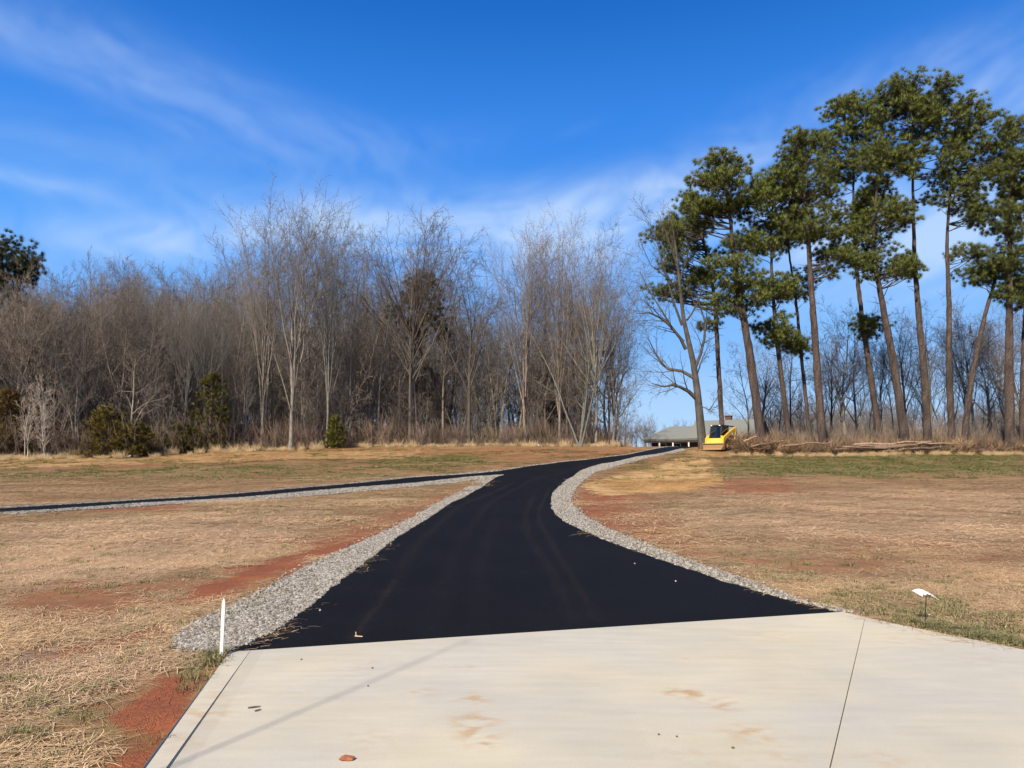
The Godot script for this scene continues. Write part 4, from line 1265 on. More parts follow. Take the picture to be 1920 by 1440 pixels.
	evergreen("cedar_bush", foot(340, 58.2), 2.2, 1.6, 0.3, M.sprig, Color(0.09, 0.095, 0.025), 220, "low dark cedar bush at the foot of the pointed cedar", "")
	evergreen("cedar_bush", foot(628, 63.6), 2.6, 0.9, 0.5, M.sprig, Color(0.12, 0.13, 0.02), 190, "bright green young cedar on its own below bare trees", "")
	evergreen("cedar_bush", foot(8, 52.6), 4.6, 2.2, 0.3, M.sprig, Color(0.12, 0.085, 0.025), 700, "russet-green bush by the pale crooked sapling", "")
	evergreen("cedar_tree", foot(800, 76.0), 8.5, 2.6, 0.35, M.sprig, Color(0.06, 0.06, 0.03), 500, "dark evergreen deep in the woods under the domed tree", "")
	evergreen("cedar_tree", foot(1035, 78.0), 8.0, 2.2, 0.3, M.sprig, Color(0.055, 0.06, 0.032), 380, "dark evergreen between trunks close to the drive", "")
	crown_tree(30, 448, 59.0, [[15, 490, 55, 36, 30], [40, 500, 30, 22, 12], [0, 460, 40, 16, 9], [20, 545, 42, 30, 18], [45, 590, 30, 30, 10]], Color(0.05, 0.065, 0.025), "dark evergreen crown rising over the low end of the woods")
	crown_tree(785, 510, 74.0, [[790, 545, 42, 32, 30], [760, 600, 35, 40, 20], [820, 610, 30, 40, 16]], Color(0.055, 0.055, 0.025), "brown-green pine crown seen through the domed bare tree")

func crown_tree(px: float, row: float, d: float, lobes: Array, col: Color, label: String) -> void:
	var f := foot(px, d)
	var o := root_of("evergreen_tree", f, label, "tree")
	var w := Buf.new()
	w.col = Color(0.13, 0.1, 0.085)
	var topp := at(px, row + 30, d) - f
	w.tube(PackedVector3Array([Vector3(0, -0.2, 0), topp * 0.5 + Vector3(0.2, 0, 0), topp]), PackedFloat32Array([0.22, 0.16, 0.05]), 7)
	var br := Buf.new()
	br.col = w.col
	var xf := []
	var cols := PackedColorArray()
	for lb in lobes:
		var c := at(lb[0], lb[1], d) - f
		var rx: float = lb[2] / F * d
		var ry: float = lb[3] / F * d
		for k in int(lb[4]):
			var q := rv().normalized() * pow(rf(0.1, 1.0), 0.4)
			var e := c + Vector3(q.x * rx, q.y * ry, q.z * rx * 0.8)
			br.spike(Vector3(topp.x * 0.8, e.y - rf(0.5, 1.5), topp.z * 0.8), e, 0.04)
			var shade := rf(0.7, 1.3)
			for j in 14:
				var off := rv() * 0.6
				xf.append(Transform3D(basis_up(off + Vector3.UP * 0.5, rf(0.8, 1.2)), e + off))
				cols.append(col * shade * rf(0.8, 1.2))
	part("trunk", w.mesh(M.bark), o)
	part("branches", br.mesh(M.bark), o).set_meta("kind", "stuff")
	scatter("foliage", M.tuft, xf, cols, "", "", o)

func big_tree() -> void:
	rng.seed = 77
	var d := 63.0
	var f := at(1318, 836, d)
	f.y = hgt(f.x, f.z)
	var o := root_of("bare_tree", f, "large bare grey tree arching over the drive in front of the house", "tree")
	var g := Grow.new()
	g.bark = Color(0.125, 0.116, 0.105)
	g.tip = Color(0.125, 0.112, 0.105)
	g.kids = [0, 9, 7, 5, 0]; g.from = [0.5, 0.2, 0.12, 0.1, 0]; g.ratio = [0.4, 0.42, 0.45, 0.55, 0.5]; g.up = [0, 0.05, 0.03, 0.02, 0]; g.rr = [0.5, 0.4, 0.5, 0.6, 0.5]
	var stem := [[1318, 838, 0.38], [1312, 780, 0.33], [1307, 730, 0.29], [1300, 680, 0.25], [1291, 640, 0.21], [1282, 600, 0.17], [1276, 550, 0.14], [1270, 490, 0.12], [1262, 430, 0.06], [1255, 400, 0.02]]
	var to := func(a: Array, zoff: float) -> Array:
		var pts := PackedVector3Array()
		var rad := PackedFloat32Array()
		for k in a.size():
			pts.append(at(a[k][0], a[k][1], d) - f + Vector3(0, 0, zoff * k / maxf(1.0, a.size() - 1.0)))
			rad.append(a[k][2])
		return [pts, rad]
	var s: Array = to.call(stem, 0.0)
	s[0][0].y = -0.3
	g.wood.col = g.bark
	var sp := PackedVector3Array()
	var sr := PackedFloat32Array()
	for k in s[0].size() - 1:
		for j in 4:
			sp.append(s[0][k].lerp(s[0][k + 1], j / 4.0)); sr.append(lerpf(s[1][k], s[1][k + 1], j / 4.0))
	sp.append(s[0][-1]); sr.append(s[1][-1])
	g.wood.tube(sp, sr, 10)
	for k in g.wood.v.size():
		g.wood.c[k] = g.bark * rf(0.6, 1.3)
	for q in [[[[1306, 748, 0.2], [1290, 735, 0.17], [1272, 727, 0.14], [1256, 724, 0.12], [1240, 728, 0.07], [1215, 722, 0.03]], 1.5, 8.0], [[[1300, 708, 0.17], [1280, 695, 0.14], [1255, 690, 0.12], [1243, 678, 0.1], [1232, 655, 0.07], [1222, 630, 0.03]], -1.5, 8.0],
			[[[1286, 655, 0.16], [1275, 635, 0.14], [1255, 612, 0.12], [1235, 598, 0.1], [1215, 590, 0.07], [1190, 592, 0.03]], 1.0, 8.5], [[[1282, 640, 0.12], [1262, 615, 0.1], [1245, 580, 0.08], [1225, 545, 0.06], [1205, 500, 0.03]], -1.5, 9.0], [[[1279, 610, 0.12], [1262, 570, 0.1], [1240, 500, 0.07], [1222, 440, 0.04], [1205, 420, 0.02]], 1.5, 9.0],
			[[[1304, 690, 0.15], [1312, 665, 0.13], [1317, 640, 0.11], [1318, 610, 0.09], [1308, 585, 0.06], [1298, 560, 0.03]], 1.5, 6.0], [[[1288, 600, 0.1], [1300, 585, 0.08], [1315, 560, 0.06], [1325, 530, 0.03]], -1.5, 6.0], [[[1274, 530, 0.09], [1285, 490, 0.07], [1290, 450, 0.03]], 1.0, 5.0], [[[1270, 500, 0.08], [1250, 450, 0.05], [1232, 410, 0.02]], 1.0, 6.0], [[[1276, 560, 0.08], [1255, 530, 0.06], [1215, 505, 0.03], [1195, 470, 0.02]], 2.0, 7.0],
			[[[1308, 700, 0.06], [1322, 670, 0.05], [1340, 640, 0.02]], -2.0, 4.0], [[[1311, 760, 0.05], [1325, 770, 0.04], [1335, 745, 0.02]], 2.0, 3.0]]:
		var a: Array = to.call(q[0], q[1])
		limb(g, a[0], a[1], q[2], 1)
	part("trunk", g.wood.mesh(M.tints[0]), o)
	part("branches", g.twig.mesh(M.tints[0]), o).set_meta("kind", "stuff")

# ---------------------------------------------------------------- loader
func build_loader() -> void:
	rng.seed = 88
	var p := gp(1345, 846)
	p = foot(1351, 61.5)
	var o := root_of("skid_steer_loader", p, "yellow compact wheel loader with black cab parked beside the brush pile", "loader", "", deg_to_rad(-40.0))
	# local: +z is the front, y up, metres
	var yel := mat(lin(0.72, 0.42, 0.035), 0.42)
	yel.clearcoat_enabled = true; yel.clearcoat = 0.3
	var blk := mat(lin(0.018, 0.018, 0.02), 0.5)
	var steel := mat(lin(0.30, 0.18, 0.09), 0.75, 0.0)
	var rub := mat(lin(0.03, 0.03, 0.028), 0.9)
	rub.albedo_texture = grain_tile(128, 97, 0.1, 0.6, 1.0)
	var glass := mat(Color(0.06, 0.12, 0.12, 0.72), 0.05)
	glass.transparency = BaseMaterial3D.TRANSPARENCY_ALPHA
	# chassis, seen from the side as an outline (x here is machine z)
	var b := Buf.new()
	b.box(Vector3(-0.5, 0.28, -1.25), Vector3(0.5, 0.75, 1.05))
	part("chassis", b.mesh(yel), o)
	b = Buf.new()
	b.hexa([Vector3(-0.74, 0.42, 1.2), Vector3(0.74, 0.42, 1.2), Vector3(0.74, 0.42, 0.35), Vector3(-0.74, 0.42, 0.35), Vector3(-0.62, 0.98, 0.98), Vector3(0.62, 0.98, 0.98), Vector3(0.62, 0.98, 0.35), Vector3(-0.62, 0.98, 0.35)])
	b.box(Vector3(-0.74, 0.6, 0.9), Vector3(-0.52, 1.18, 1.02))
	b.box(Vector3(0.52, 0.6, 0.9), Vector3(0.74, 1.18, 1.02))
	part("front_panel", b.mesh(yel), o)
	b = Buf.new()
	b.hexa([Vector3(-0.6, 0.75, -0.7), Vector3(0.6, 0.75, -0.7), Vector3(0.6, 0.75, -1.5), Vector3(-0.6, 0.75, -1.5), Vector3(-0.55, 1.4, -0.75), Vector3(0.55, 1.4, -0.75), Vector3(0.55, 1.25, -1.45), Vector3(-0.55, 1.25, -1.45)])
	part("engine_cover", b.mesh(blk), o)
	# cab frame
	b = Buf.new()
	for sx in [-1.0, 1.0]:
		b.tube(PackedVector3Array([Vector3(sx * 0.47, 0.98, 0.9), Vector3(sx * 0.47, 1.55, 0.84), Vector3(sx * 0.45, 2.0, 0.66)]), PackedFloat32Array([0.045, 0.045, 0.045]), 6, true)
		b.tube(PackedVector3Array([Vector3(sx * 0.47, 0.98, -0.55), Vector3(sx * 0.45, 2.0, -0.6)]), PackedFloat32Array([0.06, 0.06]), 6, true)
		b.tube(PackedVector3Array([Vector3(sx * 0.47, 1.0, 0.9), Vector3(sx * 0.47, 1.0, -0.55)]), PackedFloat32Array([0.05, 0.05]), 6, true)
	b.box(Vector3(-0.52, 1.98, -0.7), Vector3(0.52, 2.08, 0.78))
	b.box(Vector3(-0.45, 0.75, -0.55), Vector3(0.45, 1.0, 0.4))
	var cab := part("cab", b.mesh(blk), o)
	b = Buf.new()
	b.box(Vector3(-0.25, 1.0, -0.45), Vector3(0.25, 1.15, 0.1))
	b.box(Vector3(-0.25, 1.15, -0.5), Vector3(0.25, 1.75, -0.36))
	part("seat", b.mesh(blk), cab)
	b = Buf.new()
	b.quad(Vector3(-0.44, 1.0, 0.9), Vector3(-0.43, 1.98, 0.68), Vector3(0.43, 1.98, 0.68), Vector3(0.44, 1.0, 0.9))
	part("windscreen", b.mesh(glass), cab)
	for sx in [-1.0, 1.0]:
		b = Buf.new()
		b.quad(Vector3(sx * 0.475, 1.05, -0.5), Vector3(sx * 0.46, 1.97, -0.55), Vector3(sx * 0.46, 1.97, 0.62), Vector3(sx * 0.475, 1.05, 0.85))
		part("side_window", b.mesh(glass), cab)
	b = Buf.new()
	b.quad(Vector3(0.43, 1.1, -0.57), Vector3(0.43, 1.95, -0.6), Vector3(-0.43, 1.95, -0.6), Vector3(-0.43, 1.1, -0.57))
	part("rear_window", b.mesh(blk), cab)
	for sx in [-1.0, 1.0]:
		b = Buf.new()
		b.box(Vector3(sx * 0.36 - 0.07, 1.99, 0.78), Vector3(sx * 0.36 + 0.07, 2.07, 0.83))
		part("work_light", b.mesh(mat(lin(0.7, 0.7, 0.65), 0.2)), cab)
	# rear towers and lift arms
	for sx in [-1.0, 1.0]:
		b = Buf.new()
		var x0: float = sx * 0.73 - 0.07
		var sidebuf := Buf.new()
		# arm outline in machine (z, y): from the rear pivot down to the front
		var outl := [Vector2(-1.35, 1.98), Vector2(-1.25, 1.72), Vector2(-0.2, 1.25), Vector2(0.75, 0.78), Vector2(0.95, 0.35), Vector2(1.2, 0.3), Vector2(1.12, 0.95), Vector2(0.9, 1.1), Vector2(-0.2, 1.55)]
		var pr := Buf.new()
		pr.prism(outl, x0, x0 + 0.14)
		for k in pr.v.size():
			var q := pr.v[k]
			sidebuf.v.append(Vector3(q.z, q.y, q.x))
			var nn := pr.n[k]
			sidebuf.n.append(Vector3(nn.z, nn.y, nn.x)); sidebuf.c.append(Color(1, 1, 1))
		for k in range(0, pr.i.size(), 3):
			sidebuf.i.append(pr.i[k]); sidebuf.i.append(pr.i[k + 2]); sidebuf.i.append(pr.i[k + 1])
		part("lift_arm", sidebuf.mesh(yel), o)
		b.box(Vector3(sx * 0.73 - 0.09, 0.7, -1.5), Vector3(sx * 0.73 + 0.09, 1.9, -1.22))
		part("rear_tower", b.mesh(yel), o)
		b = Buf.new()
		b.box(Vector3(sx * 0.6 - 0.05, 1.96, -1.45), Vector3(sx * 0.6 + 0.05, 2.05, -0.5))
		part("upper_link", b.mesh(blk), o)
		b = Buf.new()
		b.tube(PackedVector3Array([Vector3(sx * 0.6, 0.7, -0.9), Vector3(sx * 0.62, 1.4, -0.3)]), PackedFloat32Array([0.05, 0.035]), 8, true)
		part("lift_cylinder", b.mesh(blk), o)
		for zz in [-0.72, 0.55]:
			var t := Buf.new()
			var prof := [[-0.15, 0.26], [-0.15, 0.37], [-0.12, 0.42], [0.12, 0.42], [0.15, 0.37], [0.15, 0.26]]
			for k in 20:
				var a0 := TAU * k / 20
				var a1 := TAU * (k + 1) / 20
				for j in prof.size() - 1:
					var c0 := Vector3(prof[j][0], cos(a0) * prof[j][1], sin(a0) * prof[j][1])
					var c1 := Vector3(prof[j + 1][0], cos(a0) * prof[j + 1][1], sin(a0) * prof[j + 1][1])
					var c2 := Vector3(prof[j + 1][0], cos(a1) * prof[j + 1][1], sin(a1) * prof[j + 1][1])
					var c3 := Vector3(prof[j][0], cos(a1) * prof[j][1], sin(a1) * prof[j][1])
					t.quad(c0, c3, c2, c1)
				var am := TAU * (k + 0.5) / 20
				var up := Vector3(0, cos(am), sin(am))
				var tg := Vector3(0, -sin(am), cos(am))
				var lo := -0.15 if k % 2 == 0 else 0.0
				t.hexa([Vector3(lo, 0, 0) + up * 0.41 - tg * 0.025, Vector3(lo + 0.15, 0, 0) + up * 0.41 - tg * 0.025, Vector3(lo + 0.15, 0, 0) + up * 0.41 + tg * 0.025, Vector3(lo, 0, 0) + up * 0.41 + tg * 0.025,
					Vector3(lo, 0, 0) + up * 0.445 - tg * 0.02, Vector3(lo + 0.15, 0, 0) + up * 0.445 - tg * 0.02, Vector3(lo + 0.15, 0, 0) + up * 0.445 + tg * 0.02, Vector3(lo, 0, 0) + up * 0.445 + tg * 0.02])
			var tn := part("wheel", t.mesh(rub), o)
			tn.position = Vector3(sx * 0.72, 0.43, zz)
			var rm := Buf.new()
			rm.tube(PackedVector3Array([Vector3(-0.12, 0, 0), Vector3(0.12, 0, 0)]), PackedFloat32Array([0.265, 0.265]), 16, true)
			part("rim", rm.mesh(yel), tn)
	# bucket: open box with a lip, on the ground ahead
	b = Buf.new()
	b.prism([Vector2(1.2, 0.5), Vector2(1.18, 0.1), Vector2(1.3, 0.02), Vector2(1.95, 0.02), Vector2(1.95, 0.05), Vector2(1.32, 0.06), Vector2(1.23, 0.13), Vector2(1.26, 0.48), Vector2(1.36, 0.53), Vector2(1.34, 0.57)], -0.95, 0.95)
	var bk := Buf.new()
	for k in b.v.size():
		bk.v.append(Vector3(b.v[k].z, b.v[k].y, b.v[k].x)); bk.n.append(Vector3(b.n[k].z, b.n[k].y, b.n[k].x)); bk.c.append(Color(1, 1, 1))
	for k in range(0, b.i.size(), 3):
		bk.i.append(b.i[k]); bk.i.append(b.i[k + 2]); bk.i.append(b.i[k + 1])
	var bkt := part("bucket", bk.mesh(steel), o)
	for sx in [-0.95, 0.93]:
		var sd := Buf.new()
		sd.hexa([Vector3(sx, 0.03, 1.9), Vector3(sx + 0.02, 0.03, 1.9), Vector3(sx + 0.02, 0.03, 1.2), Vector3(sx, 0.03, 1.2), Vector3(sx, 0.1, 1.9), Vector3(sx + 0.02, 0.1, 1.9), Vector3(sx + 0.02, 0.53, 1.24), Vector3(sx, 0.53, 1.24)])
		part("bucket_side", sd.mesh(steel), bkt)
	b = Buf.new()
	b.box(Vector3(-0.55, 0.25, 1.0), Vector3(0.55, 0.5, 1.2))
	part("coupler", b.mesh(blk), o)

# ---------------------------------------------------------------- brush and logs
func stick_clump(n: int, length: float, r: float, flat: float, col: Color, seed_: int) -> ArrayMesh:
	rng.seed = seed_
	var b := Buf.new()
	for k in n:
		var p := Vector3(rf(-0.4, 0.4), rf(-0.05, 0.1), rf(-0.4, 0.4))
		var dir := Vector3(rf(-1, 1), rf(0.1, 1.0) * (1.0 - flat) + 0.15, rf(-1, 1) ).normalized()
		dir = dir.lerp(Vector3.UP, 0.45 * (1.0 - flat)).normalized()
		b.col = col * rf(0.6, 1.5)
		var l := length * rf(0.5, 1.2)
		var m := p + dir * l * 0.55 + rv() * 0.06
		b.tube(PackedVector3Array([p, m]), PackedFloat32Array([r, r * 0.7]), 3)
		b.spike(m, m + (dir + rv() * 0.35).normalized() * l * 0.5, r * 0.7)
		for j in 3:
			b.spike(p.lerp(m, rf(0.4, 1.0)), m + (dir + rv() * 0.9).normalized() * l * 0.35, r * 0.5)
	return b.mesh(M.bark)

func brush_and_logs() -> void:
	rng.seed = 95
	var upright := stick_clump(16, 1.1, 0.009, 0.0, Color(0.17, 0.135, 0.105), 201)
	var lying := stick_clump(10, 1.3, 0.019, 0.8, Color(0.165, 0.118, 0.078), 202)
	var grass := stick_clump(40, 0.75, 0.006, 0.0, Color(0.42, 0.31, 0.17), 203)
	rng.seed = 96
	# undergrowth along the left woods
	var xf := []
	var cols := PackedColorArray()
	for k in 1500:
		var px := rf(-120, 1150)
		var d := wood_edge(px) + rf(-1.2, 1.0) + pow(rf(0, 1), 2) * 10.0
		var f := foot(px, d)
		var s := rf(0.5, 1.3) + (rf(0.5, 2.2) if rng.randf() < 0.3 else 0.0)
		xf.append(Transform3D(Basis(Vector3.UP, rf(0, TAU)).rotated(Vector3.RIGHT, rf(-0.3, 0.3)).scaled(Vector3(s, s, s)), f))
		cols.append(Color(1, 1, 1) * rf(0.5, 1.2) * Color(1.0, rf(0.78, 1.0), rf(0.68, 1.0)))
	for k in 1200:
		var px := rf(-160, 1140)
		var d := wood_edge(px) + rf(3.0, 34.0)
		var s := rf(1.4, 3.4)
		xf.append(Transform3D(Basis(Vector3.UP, rf(0, TAU)).rotated(Vector3.RIGHT, rf(-0.3, 0.3)).scaled(Vector3(s, s, s)), foot(px, d)))
		cols.append(Color(0.9, 0.85, 0.82) * rf(0.6, 1.1))
	scatter("undergrowth", upright, xf, cols, "reddish-brown undergrowth along the foot of the woods", "undergrowth")
	# tall dead grass in front of it
	xf = []; cols = PackedColorArray()
	for k in 2600:
		var px := rf(-120, 1185)
		var d := wood_edge(px) - rf(0.0, 1.0) * (1.4 + 2.6 * clampf(0.5 + edge_noise.get_noise_2d(px * 0.03, 3.0) * 1.6, 0, 1))
		if edge_noise.get_noise_2d(px * 0.05, 9.0) + rf(-0.4, 0.4) < -0.1: continue
		var f := foot(px, d)
		if inside(f.x, f.z): continue
		var s := rf(0.2, 0.7) * (1.6 if rng.randf() < 0.1 else 0.8)
		xf.append(Transform3D(Basis(Vector3.UP, rf(0, TAU)).scaled(Vector3(s, s, s)), f))
		cols.append(Color(1, 1, 1) * rf(0.7, 1.3))
	for k in 900:
		var px := rf(1365, 2050)
		if edge_noise.get_noise_2d(px * 0.04, 21.0) + rf(-0.4, 0.4) < 0.0: continue
		var d := 56.3 - rf(0.0, 2.0)
		var f := foot(px, d)
		var s := rf(0.2, 0.5)
		xf.append(Transform3D(Basis(Vector3.UP, rf(0, TAU)).scaled(Vector3(s, s, s)), f))
		cols.append(Color(1, 0.95, 0.9) * rf(0.7, 1.2))
	scatter("dead_grass", grass, xf, cols, "tall tan dead grass fringing woods and brush pile", "grass")
	# brush pile beside the loader and under the pines
	xf = []; cols = PackedColorArray()
	for k in 1500:
		var px := 1385.0 + pow(rf(0, 1), 1.15) * 640.0
		var d := 57.8 + rf(-0.8, 4.2)
		var f := foot(px, d)
		var high := lerpf(1.05, 0.22, smoothstep(1390.0, 1560.0, px)) + 0.25 * exp(-pow((px - 1800.0) / 40.0, 2))
		f.y += rf(0, 1) * high * rf(0.2, 1.0)
		var s := rf(0.5, 1.1)
		xf.append(Transform3D(Basis.from_euler(Vector3(rf(-0.6, 0.6), rf(0, TAU), rf(-0.6, 0.6))).scaled(Vector3(s, s, s)), f))
		cols.append(Color(1.0, rf(0.8, 1.0), rf(0.6, 0.95)) * pow(rf(0.45, 1.45), 2.0))
	scatter("brush_pile", lying, xf, cols, "tangled pile of cut reddish brush beside loader and pines", "brush pile")
	xf = []; cols = PackedColorArray()
	for k in 1300:
		var px := rf(1415, 2050)
		var d := rf(61.0, 80.0)
		var f := foot(px, d)
		var s := rf(0.4, 1.3) + (rf(0.5, 1.6) if rng.randf() < 0.25 else 0.0)
		xf.append(Transform3D(Basis(Vector3.UP, rf(0, TAU)).rotated(Vector3.RIGHT, rf(-0.3, 0.3)).scaled(Vector3(s, s, s)), f))
		cols.append(Color(1, 0.95, 0.9) * rf(0.7, 1.3))
	scatter("undergrowth", upright, xf, cols, "thin brown undergrowth between the pine trunks", "undergrowth")
	# loose logs and branches lying on the pile
	var logs := [[1600, 834, 1745, 828, 0.07, "longest pale debarked log on top of the brush pile", 1.6], [1580, 838, 1700, 834, 0.06, "grey log below the longest pale one", 1.2], [1640, 840, 1775, 833, 0.08, "thick brown log crossing the middle of the pile", 1.0], [1690, 842, 1800, 838, 0.06, "dark log low at the front of the pile", 0.8], [1560, 843, 1660, 841, 0.05, "thin dark branch lying at the pile's front foot", 0.8], [1720, 832, 1790, 831, 0.05, "short pale log at the far tip of the pile", 1.5],
		[1655, 845, 1760, 843, 0.05, "straight brown pole nearest the green strip", 1.1], [1395, 828, 1420, 818, 0.05, "curved pale branch poking up beside the loader wheel", 1.7], [1408, 838, 1470, 826, 0.05, "slanted grey branch in the tall end of the pile", 1.2], [1470, 836, 1560, 830, 0.05, "long thin branch between tall and low end of the pile", 1.2]]
	for q in logs:
		var b := Buf.new()
		var a := at(q[0], q[1], 56.8)
		var e := at(q[2], q[3], 56.6 + rf(0.0, 0.7))
		b.col = Color(0.24, 0.18, 0.14) * float(q[6])
		var c := (a + e) * 0.5
		c.y = minf(a.y, e.y)
		var pts := PackedVector3Array()
		var rad := PackedFloat32Array()
		for k in 7:
			var t := k / 6.0
			pts.append(a.lerp(e, t) - c + Vector3(0, sin(t * PI) * 0.12 * rf(-0.5, 1.0), rf(-0.05, 0.05)))
			rad.append(q[4] * 1.45 * (1.1 - 0.5 * t) * rf(0.9, 1.1))
		b.tube(pts, rad, 7, true)
		var o := top("log", b.mesh(M.tints[2]), q[5], "log")
		o.position = c

# ---------------------------------------------------------------- small things
func small_things() -> void:
	rng.seed = 111
	# white survey stake at the corner of the asphalt
	var p := gp(415, 1229)
	var tip := at(420, 1122, -p.z)
	var hh := tip.y - p.y
	var b := Buf.new()
	var lean := Vector3(tip.x - p.x, hh, 0)
	var cut := lean * 0.93
	var s := 0.0135
	b.col = Color(1, 1, 1)
	b.hexa([Vector3(-s, -0.1, s * 0.5), Vector3(s, -0.1, s * 0.5), Vector3(s, -0.1, -s * 0.5), Vector3(-s, -0.1, -s * 0.5), cut + Vector3(-s, 0, s * 0.5), cut + Vector3(s, 0, s * 0.5), cut + Vector3(s, 0, -s * 0.5), cut + Vector3(-s, 0, -s * 0.5)])
	b.hexa([cut + Vector3(-s, 0.0005, s * 0.5), cut + Vector3(s, 0.0005, s * 0.5), cut + Vector3(s, 0.0005, -s * 0.5), cut + Vector3(-s, 0.0005, -s * 0.5), lean + Vector3(-s * 0.3, 0, s * 0.4), lean + Vector3(s * 0.3, 0, s * 0.4), lean + Vector3(s * 0.3, 0, -s * 0.4), lean + Vector3(-s * 0.3, 0, -s * 0.4)])
	var sm := mat(lin(0.74, 0.73, 0.68), 0.7)
	sm.albedo_texture = grain_tile(128, 98, 0.05, 0.85, 1.0)
	sm.uv1_triplanar = true; sm.uv1_scale = Vector3(8, 2, 8)
	var st := top("survey_stake", b.mesh(sm), "white pointed wooden stake at the corner of asphalt and concrete", "stake")
	st.position = p
	# wire marker flag on the right
	p = gp(1733, 1166)
	var dd := -p.z
	var o := root_of("marker_flag", p, "small white marker flag on a thin wire in the grass", "flag")
	var ft := at(1737, 1108, dd) - p
	b = Buf.new()
	b.tube(PackedVector3Array([Vector3(0, -0.1, 0), ft * 0.5 + Vector3(0.002, 0, 0), ft]), PackedFloat32Array([0.0035, 0.0035, 0.0035]), 6, true)
	part("wire", b.mesh(mat(lin(0.035, 0.025, 0.02), 0.5, 0.5)), o)
	# the flag has drooped over the wire's end like a small roof
	var u := dd / F
	var fb := Buf.new()
	var prof := [[-22.0, 4.0], [-16.0, 6.5], [-9.0, 7.5], [-3.0, 6.0], [3.0, 2.5], [8.0, -2.0], [10.0, -5.0]]
	var dep := 0.05
	var th := 0.0012
	for k in prof.size() - 1:
		var a0 := ft + Vector3(prof[k][0] * u, prof[k][1] * u * 0.9 - 0.02, 0)
		var a1 := ft + Vector3(prof[k + 1][0] * u, prof[k + 1][1] * u * 0.9 - 0.02, 0)
		var sk := Vector3(0.05, -0.045, dep)
		var bk := Vector3(-0.01, 0.0, -dep * 0.5)
		fb.hexa([a0 + sk, a1 + sk * Vector3(0.5, 0.6, 1), a1 + bk, a0 + bk, a0 + sk + Vector3(0, th, 0), a1 + sk * Vector3(0.5, 0.6, 1) + Vector3(0, th, 0), a1 + bk + Vector3(0, th, 0), a0 + bk + Vector3(0, th, 0)])
	var fm := mat(lin(0.62, 0.64, 0.66), 0.5)
	fm.backlight_enabled = true; fm.backlight = Color(0.3, 0.3, 0.3)
	part("flag", fb.mesh(fm), o)
	# wooden splinter standing on the asphalt edge
	p = gp(668, 1193)
	b = Buf.new()
	b.col = Color(0.55, 0.42, 0.26)
	b.tube(PackedVector3Array([Vector3(0, 0.014, 0), Vector3(-0.005, 0.058, 0)]), PackedFloat32Array([0.006, 0.005]), 5, true)
	b.tube(PackedVector3Array([Vector3(-0.01, 0.024, 0.01), Vector3(0.06, 0.022, 0.02)]), PackedFloat32Array([0.006, 0.005]), 5, true)
	var sp := top("wood_splinter", b.mesh(M.bark), "broken wooden splinter on the asphalt above the concrete edge", "splinter")
	sp.position = p
	# clod of clay on the concrete, and twigs
	var cl := lump_mesh(0.04, 0.014, 0.03, Color(0.25, 0.085, 0.035), 5)
	p = gp(650, 1424)
	var c := top("clay_clod", cl, "crumbled red clay clod lying on the pale concrete", "clod")
	c.position = p + Vector3(0, 0.026, 0)
	for q in [[476, 1328, 0.07, 0.9], [483, 1334, 0.03, 0.4]]:
		b = Buf.new()
		b.col = Color(0.10, 0.075, 0.05)
		b.tube(PackedVector3Array([Vector3(-q[2] * 0.5, 0.006, 0.01), Vector3(0, 0.008, 0), Vector3(q[2] * 0.5, 0.006, -0.02)]), PackedFloat32Array([0.004, 0.005, 0.003]), 5, true)
		var tw := top("twig", b.mesh(M.bark), "dark twig lying near the left joint of the concrete".replace("left ", "trowelled ") if q[2] > 0.05 else "tiny chip of bark beside the dark twig on the concrete", "twig")
		tw.position = gp(q[0], q[1]) + Vector3(0, 0.021, 0)
	for q in [[565, 1237], [698, 1253], [690, 1287], [1235, 1378], [1269, 1382], [1374, 1403]]:
		var pb := top("pebble", lump_mesh(rf(0.006, 0.011), 0.006, rf(0.006, 0.01), Color(0.1, 0.085, 0.07), 3), "dark pebble lying loose on the concrete apron", "pebble", "dark pebbles on the concrete")
		pb.position = gp(q[0], q[1]) + Vector3(0, 0.023, 0)
	# litter at the edge of the woods
	for q in [[241, 855, 0.34, "pale blue scrap of litter in front of the largest cedar bush"], [1008, 833, 0.26, "white scrap of litter by the woods near the drive"]]:
		var lm := top("litter", lump_mesh(q[2] * 0.6, q[2] * 0.3, q[2] * 0.3, Color(0.72, 0.78, 0.85), 7), q[3], "litter")
		lm.position = foot(q[0], wood_edge(q[0]) - 2.2) + Vector3(0, 0.12, 0)
	# unseen slim pole, added behind the camera to cast the concrete's thin shadow line
	var s0 := g2(327, 1440)
	var s1 := g2(905, 1193)
	var back := (s0 - s1).normalized()
	var foot_at := s0 + back * 6.2
	b = Buf.new()
	b.tube(PackedVector3Array([Vector3(0, -0.3, 0), Vector3(0, 4.0, 0), Vector3(0, 8.1, 0)]), PackedFloat32Array([0.018, 0.0105, 0.005]), 10, true)
	o = root_of("added_shadow_pole", on_ground(foot_at.x, foot_at.y), "unseen slim pole added to cast a thin shadow line on the concrete", "pole")
	part("shaft", b.mesh(mat(lin(0.5, 0.5, 0.5), 0.4, 0.8)), o)
	b = Buf.new()
	b.box(Vector3(-0.15, -0.2, -0.15), Vector3(0.15, 0.03, 0.15))
	part("footing", b.mesh(mat(lin(0.45, 0.44, 0.4), 0.9)), o)

